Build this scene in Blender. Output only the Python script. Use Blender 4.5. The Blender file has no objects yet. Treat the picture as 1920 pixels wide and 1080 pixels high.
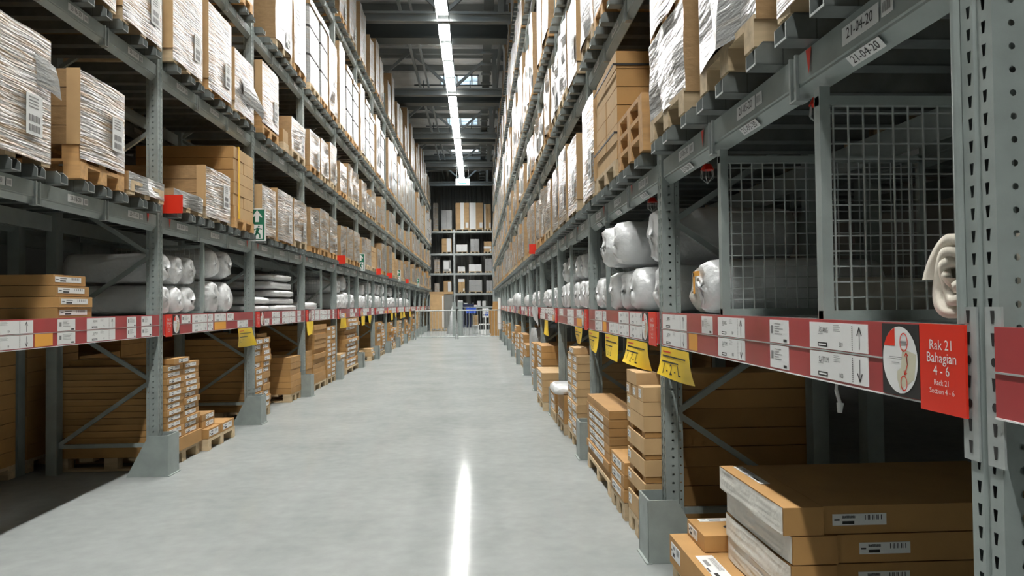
import bpy, math, random
from mathutils import Vector, Matrix, noise

R = random.Random(7)
S = bpy.context.scene
COL = S.collection

# ------------------------------------------------------------------ camera
CAMZ = 1.4876
cam_d = bpy.data.cameras.new('camera')
cam_d.sensor_width = 36.0
cam_d.lens = 1380 / 1920 * 36.0
cam_d.clip_start = 0.05
cam_d.clip_end = 200
cam = bpy.data.objects.new('camera', cam_d)
COL.objects.link(cam)
yaw, pit, rol = .0477, .0219, .0115
fw = Vector((math.sin(yaw) * math.cos(pit), math.cos(yaw) * math.cos(pit), math.sin(pit)))
r0 = Vector((math.cos(yaw), -math.sin(yaw), 0))
u0 = r0.cross(fw)
rr = r0 * math.cos(rol) - u0 * math.sin(rol)
uu = u0 * math.cos(rol) + r0 * math.sin(rol)
m3 = Matrix((rr, uu, -fw)).transposed()
cam.matrix_world = Matrix.Translation((0, 0, CAMZ)) @ m3.to_4x4()
S.camera = cam

# ------------------------------------------------------------------ world, exposure
w = bpy.data.worlds.new('world')
S.world = w
w.use_nodes = True
w.node_tree.nodes['Background'].inputs[0].default_value = (.62, .82, 1, 1)
w.node_tree.nodes['Background'].inputs[1].default_value = 3.5
S.view_settings.view_transform = 'Standard'
S.view_settings.look = 'None'
S.view_settings.exposure = 1.0
S.view_settings.gamma = 1
LAMP = 70.0          # emission of the ceiling luminaires

# ------------------------------------------------------------------ materials
def N(nt, t, **k):
    n = nt.nodes.new(t)
    for a, v in k.items():
        if a.startswith('i_'):
            n.inputs[a[2:].replace('_', ' ')].default_value = v
        else:
            setattr(n, a, v)
    return n

def mat(name, col, rough=.6, metal=0., var=0., noise_s=0, noise_a=0., bump=0., bump_s=20., stretch=(1, 1, 1),
        coat=0., col2=None, lo=.45, hi=.6, emit=None, spec=.5, coat_r=.15):
    m = bpy.data.materials.new(name)
    m.use_nodes = True
    nt = m.node_tree
    b = nt.nodes['Principled BSDF']
    b.inputs['Base Color'].default_value = (*col, 1)
    b.inputs['Roughness'].default_value = rough
    b.inputs['Metallic'].default_value = metal
    b.inputs['Specular IOR Level'].default_value = spec
    b.inputs['Coat Weight'].default_value = coat
    b.inputs['Coat Roughness'].default_value = coat_r
    if emit:
        b.inputs['Emission Color'].default_value = (*col, 1)
        b.inputs['Emission Strength'].default_value = emit
    if not (var or noise_a or bump or col2):
        return m
    tc = N(nt, 'ShaderNodeTexCoord')
    oi = N(nt, 'ShaderNodeObjectInfo')
    mul = N(nt, 'ShaderNodeVectorMath', operation='MULTIPLY_ADD')
    mul.inputs[1].default_value = stretch
    L = nt.links.new
    sc = N(nt, 'ShaderNodeVectorMath', operation='SCALE')
    cx = N(nt, 'ShaderNodeCombineXYZ')
    L(oi.outputs['Random'], cx.inputs[0]); L(oi.outputs['Random'], cx.inputs[2])
    L(cx.outputs[0], sc.inputs[0]); sc.inputs['Scale'].default_value = 37.
    L(tc.outputs['Object'], mul.inputs[0]); L(sc.outputs[0], mul.inputs[2])
    cur = None
    if col2:
        nz = N(nt, 'ShaderNodeTexNoise', i_Scale=noise_s or 6., i_Detail=5.)
        L(mul.outputs[0], nz.inputs['Vector'])
        mr = N(nt, 'ShaderNodeMapRange')
        mr.inputs[1].default_value = lo; mr.inputs[2].default_value = hi
        L(nz.outputs[0], mr.inputs[0])
        mx = N(nt, 'ShaderNodeMix', data_type='RGBA')
        mx.inputs[6].default_value = (*col, 1); mx.inputs[7].default_value = (*col2, 1)
        L(mr.outputs[0], mx.inputs[0]); cur = mx.outputs[2]
    if noise_a:
        nz = N(nt, 'ShaderNodeTexNoise', i_Scale=noise_s or 6., i_Detail=6.)
        L(mul.outputs[0], nz.inputs['Vector'])
        mr = N(nt, 'ShaderNodeMapRange')
        mr.inputs[1].default_value = .3; mr.inputs[2].default_value = .7
        mr.inputs[3].default_value = 1 - noise_a; mr.inputs[4].default_value = 1 + noise_a
        L(nz.outputs[0], mr.inputs[0])
        hs = N(nt, 'ShaderNodeHueSaturation')
        if cur: L(cur, hs.inputs['Color'])
        else: hs.inputs['Color'].default_value = (*col, 1)
        L(mr.outputs[0], hs.inputs['Value']); cur = hs.outputs[0]
    if var:
        mr = N(nt, 'ShaderNodeMapRange')
        mr.inputs[3].default_value = 1 - var; mr.inputs[4].default_value = 1 + var
        L(oi.outputs['Random'], mr.inputs[0])
        hs = N(nt, 'ShaderNodeHueSaturation')
        if cur: L(cur, hs.inputs['Color'])
        else: hs.inputs['Color'].default_value = (*col, 1)
        L(mr.outputs[0], hs.inputs['Value']); cur = hs.outputs[0]
    if cur: L(cur, b.inputs['Base Color'])
    if bump:
        nb = N(nt, 'ShaderNodeTexNoise', i_Scale=bump_s, i_Detail=4.)
        L(mul.outputs[0], nb.inputs['Vector'])
        bp = N(nt, 'ShaderNodeBump', i_Strength=bump, i_Distance=.014)
        L(nb.outputs[0], bp.inputs['Height']); L(bp.outputs[0], b.inputs['Normal'])
        L(bp.outputs[0], b.inputs['Coat Normal'])
    return m

STEEL = mat('painted_steel', (.30, .345, .33), .45, .1, noise_s=9, noise_a=.10, bump=.05, bump_s=60)
GALV = mat('galvanised_steel', (.42, .46, .45), .38, .2, noise_s=14, noise_a=.16)
BARM = mat('shaded_galvanised', (.20, .225, .22), .4, .5, noise_s=12, noise_a=.15)  # galvanised steel darkened in colour for the shade on the support bars
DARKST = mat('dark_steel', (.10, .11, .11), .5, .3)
SLEEVEFILM = mat('cream_film', (.68, .66, .60), .35, noise_s=6, noise_a=.12, bump=.35, bump_s=22, coat=.25)
CARTON = mat('cardboard', (.44, .245, .085), .75, var=.14, noise_s=5, noise_a=.09, bump=.06, bump_s=9)
CARTON2 = mat('pale_cardboard', (.53, .35, .17), .7, var=.12, noise_s=5, noise_a=.08)
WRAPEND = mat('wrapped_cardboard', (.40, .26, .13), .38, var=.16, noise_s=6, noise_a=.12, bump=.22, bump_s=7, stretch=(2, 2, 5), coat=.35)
WRAP = mat('stretch_film_glare', (.42, .42, .405), .3, var=.14, noise_s=3.4, noise_a=.2, bump=.8, bump_s=7, stretch=(.7, .7, 10.),
           coat=.35, col2=(.33, .235, .14), lo=.42, hi=.60)  # whitish streaks of lamp glare put into the film colour of aisle faces
WRAPW = mat('white_film_glare', (.36, .372, .368), .28, var=.08, noise_s=5, noise_a=.10, bump=.7, bump_s=6, stretch=(1.2, 1.2, 6), coat=.3, col2=(.36, .33, .28), lo=.55, hi=.72)  # white film, its colour also carrying lamp glare on aisle faces
BAG = mat('white_plastic_bag', (.74, .76, .765), .3, var=.05, bump=1., bump_s=15, stretch=(.8, 1, 1), coat=.5, noise_s=8, noise_a=.05)
FOAM = mat('grey_padding', (.58, .56, .50), .7, noise_s=6, noise_a=.12, bump=.3, bump_s=7)
CREAM = mat('cream_mattress', (.66, .62, .53), .9, noise_s=9, noise_a=.1, bump=.5, bump_s=14)
WOOD = mat('pallet_wood', (.55, .32, .13), .7, var=.18, noise_s=4, noise_a=.2, stretch=(1, 6, 6))
PALEWOOD = mat('pale_pallet_wood', (.58, .45, .28), .75, var=.18, noise_s=4, noise_a=.2, stretch=(1, 6, 6))
WHITE = mat('white_paper', (.80, .81, .80), .5)
BLACK = mat('black_ink', (.02, .02, .02), .5)
GREYINK = mat('grey_ink', (.25, .25, .25), .5)
REDP = mat('red_strip', (.42, .055, .06), .3, noise_s=3, noise_a=.18, coat=.4)
RED = mat('signal_red', (.76, .032, .012), .35)
ORANGE = mat('orange_card', (.85, .40, .06), .5)
MAPBG = mat('map_beige', (.60, .58, .44), .5)
YELLOW = mat('yellow_paper', (.90, .62, .03), .5, noise_s=5, noise_a=.06)
GREEN = mat('exit_green', (.01, .16, .09), .4)
STRAPY = mat('yellow_strap', (.85, .50, .03), .5)
NAVY = mat('navy_fabric', (.012, .02, .06), .7)
BLUE = mat('blue_fabric', (.03, .10, .55), .6)
LED = mat('lamp_diffuser', (1, .985, .95), .5, emit=LAMP)
SIGNL = mat('lit_sign_white', (.85, 1, .97), .5, emit=.42)
SIGNG = mat('lit_sign_green', (.02, .55, .35), .5, emit=.35)
CEILGLOW = mat('added_ceiling_glow', (1, .985, .95), .5, emit=5.)  # added glow on the lamp tops that brightens the ceiling deck
DECK = mat('ceiling_deck', (.75, .76, .74), .55, .2, noise_s=2, noise_a=.1)
TRUSS = mat('truss_paint', (.27, .29, .285), .5, .2)
DUCT = mat('dark_duct', (.10, .115, .115), .45, .4)
WALLM = mat('wall_cladding', (.20, .205, .19), .6, noise_s=1, noise_a=.08)
GLASS = mat('skylight_frame', (.5, .52, .52), .4)

FLOOR = bpy.data.materials.new('polished_concrete')
FLOOR.use_nodes = True
nt = FLOOR.node_tree; b = nt.nodes['Principled BSDF']; Lk = nt.links.new
tc = N(nt, 'ShaderNodeTexCoord')
n1 = N(nt, 'ShaderNodeTexNoise', i_Scale=.9, i_Detail=8., i_Roughness=.65)
n2 = N(nt, 'ShaderNodeTexNoise', i_Scale=9., i_Detail=6.)
cr = N(nt, 'ShaderNodeValToRGB')
cr.color_ramp.elements[0].position = .3; cr.color_ramp.elements[0].color = (.25, .268, .264, 1)
cr.color_ramp.elements[1].position = .72; cr.color_ramp.elements[1].color = (.36, .378, .372, 1)
ad = N(nt, 'ShaderNodeMath', operation='MULTIPLY_ADD'); ad.inputs[1].default_value = .35
Lk(tc.outputs['Object'], n1.inputs['Vector']); Lk(tc.outputs['Object'], n2.inputs['Vector'])
sb = N(nt, 'ShaderNodeMath', operation='MULTIPLY'); sb.inputs[1].default_value = .68
Lk(n1.outputs[0], sb.inputs[0]); Lk(n2.outputs[0], ad.inputs[0]); Lk(sb.outputs[0], ad.inputs[2])
Lk(ad.outputs[0], cr.inputs[0]); Lk(cr.outputs[0], b.inputs['Base Color'])
mr = N(nt, 'ShaderNodeMapRange'); mr.inputs[3].default_value = .24; mr.inputs[4].default_value = .46; b.inputs['Specular IOR Level'].default_value = .0
Lk(n1.outputs[0], mr.inputs[0]); Lk(mr.outputs[0], b.inputs['Roughness'])
b.inputs['Coat Weight'].default_value = .30; b.inputs['Coat Roughness'].default_value = .105; b.inputs['Coat IOR'].default_value = 1.4
bp = N(nt, 'ShaderNodeBump', i_Strength=.05, i_Distance=.01)
n3 = N(nt, 'ShaderNodeTexNoise', i_Scale=3., i_Detail=3.)
Lk(tc.outputs['Object'], n3.inputs['Vector']); Lk(n3.outputs[0], bp.inputs['Height']); Lk(bp.outputs[0], b.inputs['Coat Normal'])

# ------------------------------------------------------------------ mesh helpers
def worg(p):
    o = Vector((0, 0, 0))
    while p: o = o + p.location; p = p.parent
    return o

class MB:
    def __init__(s):
        s.v = []; s.f = []; s.m = []; s.mats = []; s.smooth = False
    def mi(s, m):
        if m not in s.mats: s.mats.append(m)
        return s.mats.index(m)
    def add(s, vs, fs, m):
        o = len(s.v); s.v += [tuple(v) for v in vs]; k = s.mi(m)
        for f in fs: s.f.append([i + o for i in f]); s.m.append(k)
        return s
    def box(s, x0, x1, y0, y1, z0, z1, m, fm=None):
        """fm: {face name: material}, faces -x +x -y +y -z +z"""
        if x0 > x1: x0, x1 = x1, x0
        if y0 > y1: y0, y1 = y1, y0
        vs = [(x0, y0, z0), (x1, y0, z0), (x1, y1, z0), (x0, y1, z0), (x0, y0, z1), (x1, y0, z1), (x1, y1, z1), (x0, y1, z1)]
        F = {'-z': [0, 3, 2, 1], '+z': [4, 5, 6, 7], '-y': [0, 1, 5, 4], '+x': [1, 2, 6, 5], '+y': [2, 3, 7, 6], '-x': [3, 0, 4, 7]}
        o = len(s.v); s.v += vs
        for k, f in F.items():
            s.f.append([i + o for i in f]); s.m.append(s.mi((fm or {}).get(k, m)))
        return s
    def prism(s, pts, axis, a0, a1, m):
        """closed polygon extruded along an axis"""
        def P(p, a):
            return {'x': (a, p[0], p[1]), 'y': (p[0], a, p[1]), 'z': (p[0], p[1], a)}[axis]
        n = len(pts)
        vs = [P(p, a0) for p in pts] + [P(p, a1) for p in pts]
        fs = [[i, (i + 1) % n, n + (i + 1) % n, n + i] for i in range(n)] + [list(range(n))[::-1], list(range(n, 2 * n))]
        return s.add(vs, fs, m)
    def bar(s, p, q, wd, ht, m):
        p = Vector(p); q = Vector(q); d = (q - p).normalized()
        up = Vector((0, 0, 1)) if abs(d.z) < .95 else Vector((0, 1, 0))
        a = d.cross(up).normalized(); c = a.cross(d).normalized()
        vs = []
        for e in (p, q):
            for i, j in ((-1, -1), (1, -1), (1, 1), (-1, 1)):
                vs.append(e + a * (i * wd / 2) + c * (j * ht / 2))
        return s.add(vs, [[0, 1, 2, 3], [7, 6, 5, 4], [0, 4, 5, 1], [1, 5, 6, 2], [2, 6, 7, 3], [3, 7, 4, 0]], m)
    def cyl(s, p, q, r, m, n=12, r2=None):
        p = Vector(p); q = Vector(q); d = (q - p).normalized(); r2 = r if r2 is None else r2
        up = Vector((0, 0, 1)) if abs(d.z) < .9 else Vector((0, 1, 0))
        a = d.cross(up).normalized(); c = a.cross(d)
        vs = [e + (a * math.cos(2 * math.pi * i / n) + c * math.sin(2 * math.pi * i / n)) * ra for e, ra in ((p, r), (q, r2)) for i in range(n)]
        fs = [[i, (i + 1) % n, n + (i + 1) % n, n + i] for i in range(n)] + [list(range(n))[::-1], list(range(n, 2 * n))]
        return s.add(vs, fs, m)
    def build(s, name, parent=None, org=None, mesh_only=False):
        me = bpy.data.meshes.new(name)
        o = Vector(org) if org is not None else worg(parent)
        me.from_pydata([(v[0] - o[0], v[1] - o[1], v[2] - o[2]) for v in s.v], [], s.f)
        for m in s.mats: me.materials.append(m)
        me.polygons.foreach_set('material_index', s.m)
        if s.smooth: me.polygons.foreach_set('use_smooth', [True] * len(s.f))
        me.update()
        if mesh_only: return me
        return place(name, me, parent, (0, 0, 0) if parent else tuple(o))

def place(name, me, parent=None, loc=(0, 0, 0)):
    ob = bpy.data.objects.new(name, me)
    COL.objects.link(ob)
    ob.location = loc
    if parent: ob.parent = parent
    return ob

def tag(o, label, cat, group=None, kind=None):
    o['label'] = label; o['category'] = cat
    if group: o['group'] = group
    if kind: o['kind'] = kind
    return o

def thing(name, label, cat, loc, group=None):
    e = bpy.data.objects.new(name, None)
    COL.objects.link(e); e.location = loc; e.empty_display_size = .1
    return tag(e, label, cat, group)

def struct(name, mb):
    o = mb.build(name); o['kind'] = 'structure'; return o

_txt = {}
def text_geo(t):
    if t not in _txt:
        c = bpy.data.curves.new('t', 'FONT'); c.body = t; c.size = 1; c.align_x = 'CENTER'; c.align_y = 'CENTER'; c.resolution_u = 2
        o = bpy.data.objects.new('t', c)
        me = bpy.data.meshes.new_from_object(o)
        _txt[t] = ([tuple(v.co) for v in me.vertices], [list(p.vertices) for p in me.polygons])
        bpy.data.objects.remove(o); bpy.data.meshes.remove(me); bpy.data.curves.remove(c)
    return _txt[t]

class Face:
    """drawing frame on a plane facing the aisle (side -1 left row, +1 right row) or facing the camera (side 0)"""
    def __init__(s, mb, side, x, y, z):
        s.mb, s.side, s.o = mb, side, (x, y, z)
    def P(s, u, v, n=0):
        x, y, z = s.o
        if s.side == 1: return (x - n, y - u, z + v)
        if s.side == -1: return (x + n, y + u, z + v)
        if s.side == 2: return (x + u, y + v, z + n)      # lying on top
        return (x + u, y - n, z + v)
    def rect(s, u0, u1, v0, v1, m, n=.001):
        s.mb.add([s.P(u0, v0, n), s.P(u1, v0, n), s.P(u1, v1, n), s.P(u0, v1, n)], [[0, 1, 2, 3]], m)
    def plate(s, u0, u1, v0, v1, m, n0=0., n=.003):
        vs = [s.P(a, b_, c) for c in (n0, n) for a, b_ in ((u0, v0), (u1, v0), (u1, v1), (u0, v1))]
        s.mb.add(vs, [[4, 5, 6, 7], [0, 1, 5, 4], [1, 2, 6, 5], [2, 3, 7, 6], [3, 0, 4, 7]], m)
    def poly(s, pts, m, n=.001):
        s.mb.add([s.P(u, v, n) for u, v in pts], [list(range(len(pts)))], m)
    def ell(s, cu, cv, ru, rv, m, n=.001, a0=0, a1=360, k=28, hub=False):
        pts = [(cu + ru * math.cos(math.radians(a0 + (a1 - a0) * i / k)), cv + rv * math.sin(math.radians(a0 + (a1 - a0) * i / k))) for i in range(k + (1 if hub or a1 - a0 < 360 else 0))]
        if hub: pts = [(cu, cv)] + pts
        s.poly(pts, m, n)
    def ring(s, cu, cv, ru, rv, t, m, n=.001, a0=0, a1=360, k=26):
        for i in range(k):
            a = math.radians(a0 + (a1 - a0) * i / k); b_ = math.radians(a0 + (a1 - a0) * (i + 1) / k)
            s.poly([(cu + ru * math.cos(a), cv + rv * math.sin(a)), (cu + ru * math.cos(b_), cv + rv * math.sin(b_)),
                    (cu + (ru - t) * math.cos(b_), cv + (rv - t) * math.sin(b_)), (cu + (ru - t) * math.cos(a), cv + (rv - t) * math.sin(a))], m, n)
    def line(s, u0, v0, u1, v1, t, m, n=.001):
        dx, dy = u1 - u0, v1 - v0; l = math.hypot(dx, dy) or 1; px, py = -dy / l * t / 2, dx / l * t / 2
        s.poly([(u0 + px, v0 + py), (u0 - px, v0 - py), (u1 - px, v1 - py), (u1 + px, v1 + py)], m, n)
    def text(s, t, u, v, h, m, n=.0015, sx=1.):
        vs, fs = text_geo(t)
        s.mb.add([s.P(u + a * h * sx, v + b_ * h, n) for a, b_, _ in vs], fs, m)

ORD = ['first', 'second', 'third', 'fourth', 'fifth', 'sixth', 'seventh', 'eighth', 'ninth', 'tenth', 'eleventh', 'twelfth',
       'thirteenth', 'fourteenth', 'fifteenth', 'sixteenth', 'seventeenth', 'eighteenth', 'nineteenth', 'twentieth']
SIDE = {-1: 'left', 1: 'right'}

# ------------------------------------------------------------------ key dimensions (metres)
XF = {-1: -2.88, 1: 1.10}            # aisle face of each rack row
PW = .10                             # post width along the aisle
DEP = 1.0                            # rack depth
Y0 = {-1: 6.795, 1: 1.503}           # near edge of post 0
BAY = 2.8
KMIN = {-1: -1, 1: 0}
KMAX = {-1: 14, 1: 16}
LEV = {-1: [2.33, 3.70, 5.10, 7.45], 1: [2.33, 3.70, 5.10, 7.35, 9.05]}
BT = .085                            # support bar height
def py(side, k): return Y0[side] + BAY * k

# ------------------------------------------------------------------ structure
mb = MB(); mb.box(-10, 8, -9, 56, -.2, 0, FLOOR); struct('floor', mb)
mb = MB(); mb.box(-9.8, -9.6, -9, 56, 0, 12.2, WALLM); struct('wall_left', mb)
mb = MB(); mb.box(7.6, 7.8, -9, 56, 0, 12.2, WALLM); struct('wall_right', mb)
mb = MB(); mb.box(-9.8, 7.8, -9.2, -9, 0, 12.2, WALLM); struct('wall_rear', mb)
mb = MB()
mb.box(-9.8, 7.8, 55.0, 55.2, 0, 12.2, WALLM)
x = -9.4
while x < 7.2:
    mb.prism([(x, 55.0), (x + .06, 54.93), (x + .18, 54.93), (x + .24, 55.0)], 'z', 0, 12.2, WALLM); x += .42
struct('wall_back', mb)
# ceiling deck with skylight openings
SKY = [(17.2, 18.7), (24.6, 26.1), (31.9, 33.4), (39.2, 40.7), (46.5, 48)]
SX0, SX1 = -1.55, .18
ZC = 11.5
mb = MB()
ys = -9.2
for a, c in SKY:
    mb.box(-9.8, 7.8, ys, a, ZC, ZC + .1, DECK)
    mb.box(-9.8, SX0, a, c, ZC, ZC + .1, DECK); mb.box(SX1, 7.8, a, c, ZC, ZC + .1, DECK)
    ys = c
mb.box(-9.8, 7.8, ys, 56, ZC, ZC + .1, DECK)
y = 8.
while y < 55:
    if not any(a - .25 < y < c + .02 for a, c in SKY):
        mb.prism([(y, ZC), (y + .05, ZC - .07), (y + .15, ZC - .07), (y + .20, ZC)], 'x', -6, 5, DECK)
    y += .36
struct('ceiling', mb)
for i, (a, c) in enumerate(SKY[:4]):
    mb = MB()
    for xx in (SX0, (SX0 + SX1) / 2 - .12, SX1 - .06, -.16): mb.box(xx, xx + .06, a, c, ZC - .05, ZC + .2, GLASS)
    for yy in (a, (a + c) / 2, c - .06): mb.box(SX0, SX1, yy, yy + .05, ZC - .05, ZC + .2, GLASS)
    struct('window_%d' % (i + 1), mb)

# roof trusses
def truss(y, i):
    t = thing('roof_truss', '%s grey steel roof truss crossing the aisle ceiling, counted from the camera' % ORD[i], 'roof truss', (-.9, y, 9.6), 'roof trusses over the aisle')
    m = MB(); m.box(-9.5, 7.5, y, y + .22, 9.72, 9.78, TRUSS); m.box(-9.5, 7.5, y, y + .22, 9.50, 9.56, TRUSS); m.box(-9.5, 7.5, y + .08, y + .12, 9.5, 9.78, TRUSS)
    m.build('lower_chord', t)
    m = MB(); m.box(-9.5, 7.5, y, y + .18, 11.1, 11.28, TRUSS); m.build('upper_chord', t)
    for x0, x1 in ((-.86, .75), (-.86, -2.45), (-4.1, -2.45), (2.4, .75)):
        m = MB(); m.bar((x0, y + .1, 9.75), (x1, y + .1, 11.2), .10, .10, TRUSS); m.build('brace', t)
    m = MB(); m.box(.68, .84, y + .02, y + .18, 9.75, 11.2, TRUSS); m.build('strut', t)
TY = [6.0, 13.35, 20.68, 28.03, 35.3, 42.6, 49.5]
for i, y in enumerate(TY): truss(y, i)
for i, y in enumerate(TY[:6]):
    m = MB(); m.box(-9.5, 7.5, y + 2.2, y + 2.55, 9.85, 10.3, DUCT)
    m.box(-9.5, 7.5, y + 2.1, y + 2.65, 9.78, 9.85, DUCT)
    o = m.build('roof_girder'); tag(o, 'deep dark girder crossing behind the %s roof truss' % ORD[i], 'girder', 'girders behind the trusses')
n = 0
for j in range(26):
    y = 10.2 + j * 1.55
    if any(abs(y - t) < .35 for t in TY) or any(a - .2 < y < c + .1 for a, c in SKY): continue
    m = MB(); m.box(-9.5, 7.5, y, y + .08, 11.18, 11.42, TRUSS)
    tag(m.build('purlin'), 'dark roof purlin under the corrugated deck, %s from the camera' % ORD[n], 'purlin', 'purlins under the roof deck'); n += 1
for x, z, ww, lab in ((-2.35, 10.7, .09, 'outer left steel runner along the ceiling above the left loads'), (-1.95, 10.5, .07, 'inner left steel runner hung beside the lamps'),
                      (.30, 10.42, .30, 'broad cable tray running along the ceiling right of the skylights'), (.92, 10.70, .06, 'thin pipe run along the ceiling nearest the right loads'), (.852, 10.60, .05, 'thin pipe run between tray and outer pipe')):
    m = MB(); m.box(x, x + ww, 9, 54, z, z + .1, TRUSS if ww < .2 else DUCT)
    if ww > .2:
        yy = 9
        while yy < 54: m.box(x - .05, x + ww + .04, yy, yy + .07, z - .08, z, TRUSS); yy += 1.2
    tag(m.build('ceiling_runner'), lab, 'ceiling runner')
for i, (x, y) in enumerate(((-1.30, 23.60), (-1.30, 30.95), (-1.35, 38.22))):
    t = thing('ventilation_fitting', 'dark cylindrical fitting with pale ring hanging left of lamps, %s from camera' % ORD[i], 'ceiling fitting', (x, y, 9.95), 'cylindrical ceiling fittings')
    m = MB(); m.cyl((x, y, 9.95), (x, y, 10.4), .17, DUCT, 20); m.build('body', t)
    m = MB(); m.cyl((x, y, 9.88), (x, y, 9.93), .21, GALV, 20); m.build('ring', t)
    m = MB(); m.cyl((x, y, 10.4), (x, y, 11.499), .02, DUCT, 8); m.build('hanger_rod', t)
for i in range(5):
    y = 14.8 + i * 7.3
    m = MB(); m.cyl((-2.6, y + 2.2, 10.95), (.83, y + 2.2, 10.95), .03, DUCT, 8)
    for xx in (-2.2, -.2, .9): m.cyl((xx, y + 2.2, 10.8), (xx, y + 2.2, 11.14), .02, DUCT, 6)
    tag(m.build('sprinkler_pipe'), 'thin dark sprinkler pipe crossing above the lamps, %s from the camera' % ORD[i], 'pipe', 'sprinkler pipes at the ceiling')

# luminaires
y = -7.5; i = 0
LY = []
while y < 49.5:
    if any(t - 1.45 < y < t + .25 for t in TY):
        y = min(t for t in TY if t + .25 > y) + .28
        continue
    LY.append(y); y += 1.78
for i, y in enumerate(LY):
    t = thing('linear_lamp', 'bright linear ceiling lamp, %s in the row counting from the camera' % ORD[i] if i < 20 else 'bright linear ceiling lamp, number %d in the row from the camera' % (i + 1),
              'ceiling lamp', (-.86, y, 9.66), 'linear lamps in the ceiling row')
    m = MB(); m.box(-1.03, -.69, y, y + 1.5, 9.60, 9.66, GALV); m.box(-1.03, -1.02, y, y + 1.5, 9.34, 9.60, DARKST); m.box(-.70, -.69, y, y + 1.5, 9.34, 9.60, DARKST); m.build('housing', t)
    m = MB(); m.box(-.99, -.73, y + .01, y + 1.49, 9.585, 9.60, LED); m.build('diffuser', t)
    m = MB(); m.box(-.96, -.90, y + .1, y + 1.4, 9.66, 9.665, CEILGLOW); m.box(-.82, -.76, y + .1, y + 1.4, 9.66, 9.665, CEILGLOW); m.build('added_glow_strip', t)  # extra glowing strips on the housing, added to light the roof
m = MB(); ya = -8.
for q in TY + [50.2]:
    m.box(-.89, -.83, ya, min(q, 50) - .004, 9.67, 9.70, TRUSS); ya = q + .224
    if ya > 50: break
for yy in [7.0] + [q for q in TY[:-1]]: m.box(-.88, -.84, yy + .6, yy + .62, 9.70, ZC - .075, TRUSS)
tag(m.build('lamp_rail'), 'thin steel rail carrying the row of ceiling lamps', 'rail')
# hanging exit sign
t = thing('hanging_exit_sign', 'small lit white exit sign with green mark hanging under the lamp row', 'exit sign', (-.75, 42.70, 8.42))
m = MB(); m.box(-1.16, -.36, 42.68, 42.75, 8.42, 8.80, SIGNL)
F = Face(m, 0, -.76, 42.68, 8.60); F.rect(-.20, .20, -.10, -.03, SIGNG, .004)
F.poly([(-.30, 0), (-.2, .07), (-.2, -.07)], SIGNG, .004); m.build('sign_panel', t)
m = MB(); m.cyl((-1.1, 42.72, 8.8), (-1.1, 42.72, 9.5), .015, DARKST, 6); m.cyl((-.42, 42.72, 8.8), (-.42, 42.72, 9.5), .015, DARKST, 6); m.build('hanger', t)

# ------------------------------------------------------------------ pallet racks
def post_mesh(s, H):
    """front post: aisle face at x=0 (interior towards s*x), near edge y=0, with real slots and holes"""
    m = MB(); P = .05; nz = int(H / P)
    def fx(y, z): return (0, y, z)
    def strip(y0, y1): m.add([fx(y0, 0), fx(y1, 0), fx(y1, H), fx(y0, H)], [[0, 1, 2, 3]], STEEL)
    strip(0, .018); strip(.034, .04); strip(.06, .066); strip(.082, .1)
    # shallow channel in the middle of the face
    m.add([(0, .04, 0), (s * .007, .044, 0), (s * .007, .056, 0), (0, .06, 0), (0, .04, H), (s * .007, .044, H), (s * .007, .056, H), (0, .06, H)],
          [[0, 1, 5, 4], [1, 2, 6, 5], [2, 3, 7, 6]], STEEL)
    for y0 in (.018, .066):
        y1 = y0 + .016
        for i in range(nz):
            z0 = i * P; z1 = z0 + P
            a = [(y0, z0), (y1, z0), (y1, z1), (y0, z1)]
            h = [(y0 + .005, z0 + .012), (y1 - .004, z0 + .012), (y1 - .001, z0 + .038), (y0 + .001, z0 + .038)]
            m.add([fx(*q) for q in a + h], [[0, 1, 5, 4], [1, 2, 6, 5], [2, 3, 7, 6], [3, 0, 4, 7]], STEEL)
    for yy, d in ((0., 1), (.1, -1)):
        def sx(a, z, o=0): return (s * a, yy + o * d, z)
        def st(a0, a1, o=0): m.add([sx(a0, 0, o), sx(a1, 0, o), sx(a1, H, o), sx(a0, H, o)], [[0, 1, 2, 3]], STEEL)
        st(0, .031); st(.055, .075); st(.082, .086, .012); st(.098, .108, .012)
        m.add([sx(.075, 0), sx(.082, 0, .012), sx(.082, H, .012), sx(.075, H)], [[0, 1, 2, 3]], STEEL)
        for a0, a1, o, hr in ((.031, .055, 0, .0075), (.086, .098, .012, .0045)):
            for i in range(nz):
                z0 = i * P; z1 = z0 + P; ca = (a0 + a1) / 2; cz = z0 + P / 2
                oc = [(a0, z0), (ca, z0), (a1, z0), (a1, cz), (a1, z1), (ca, z1), (a0, z1), (a0, cz)]
                hc = [(ca + hr * math.cos(math.radians(225 + 45 * k)), cz + hr * math.sin(math.radians(225 + 45 * k))) for k in range(8)]
                vs = [sx(a, z, o) for a, z in oc + hc]
                m.add(vs, [[k, (k + 1) % 8, 8 + (k + 1) % 8, 8 + k] for k in range(8)], STEEL)
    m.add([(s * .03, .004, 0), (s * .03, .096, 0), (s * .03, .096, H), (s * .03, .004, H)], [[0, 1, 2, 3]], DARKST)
    return m.build('front_post', mesh_only=True)

def simple_post(s, H):
    m = MB(); m.box(0, s * .1, .012, .088, 0, H, STEEL); m.box(0, s * .07, 0, .1, 0, H, STEEL)
    return m.build('rear_post', mesh_only=True)

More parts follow.
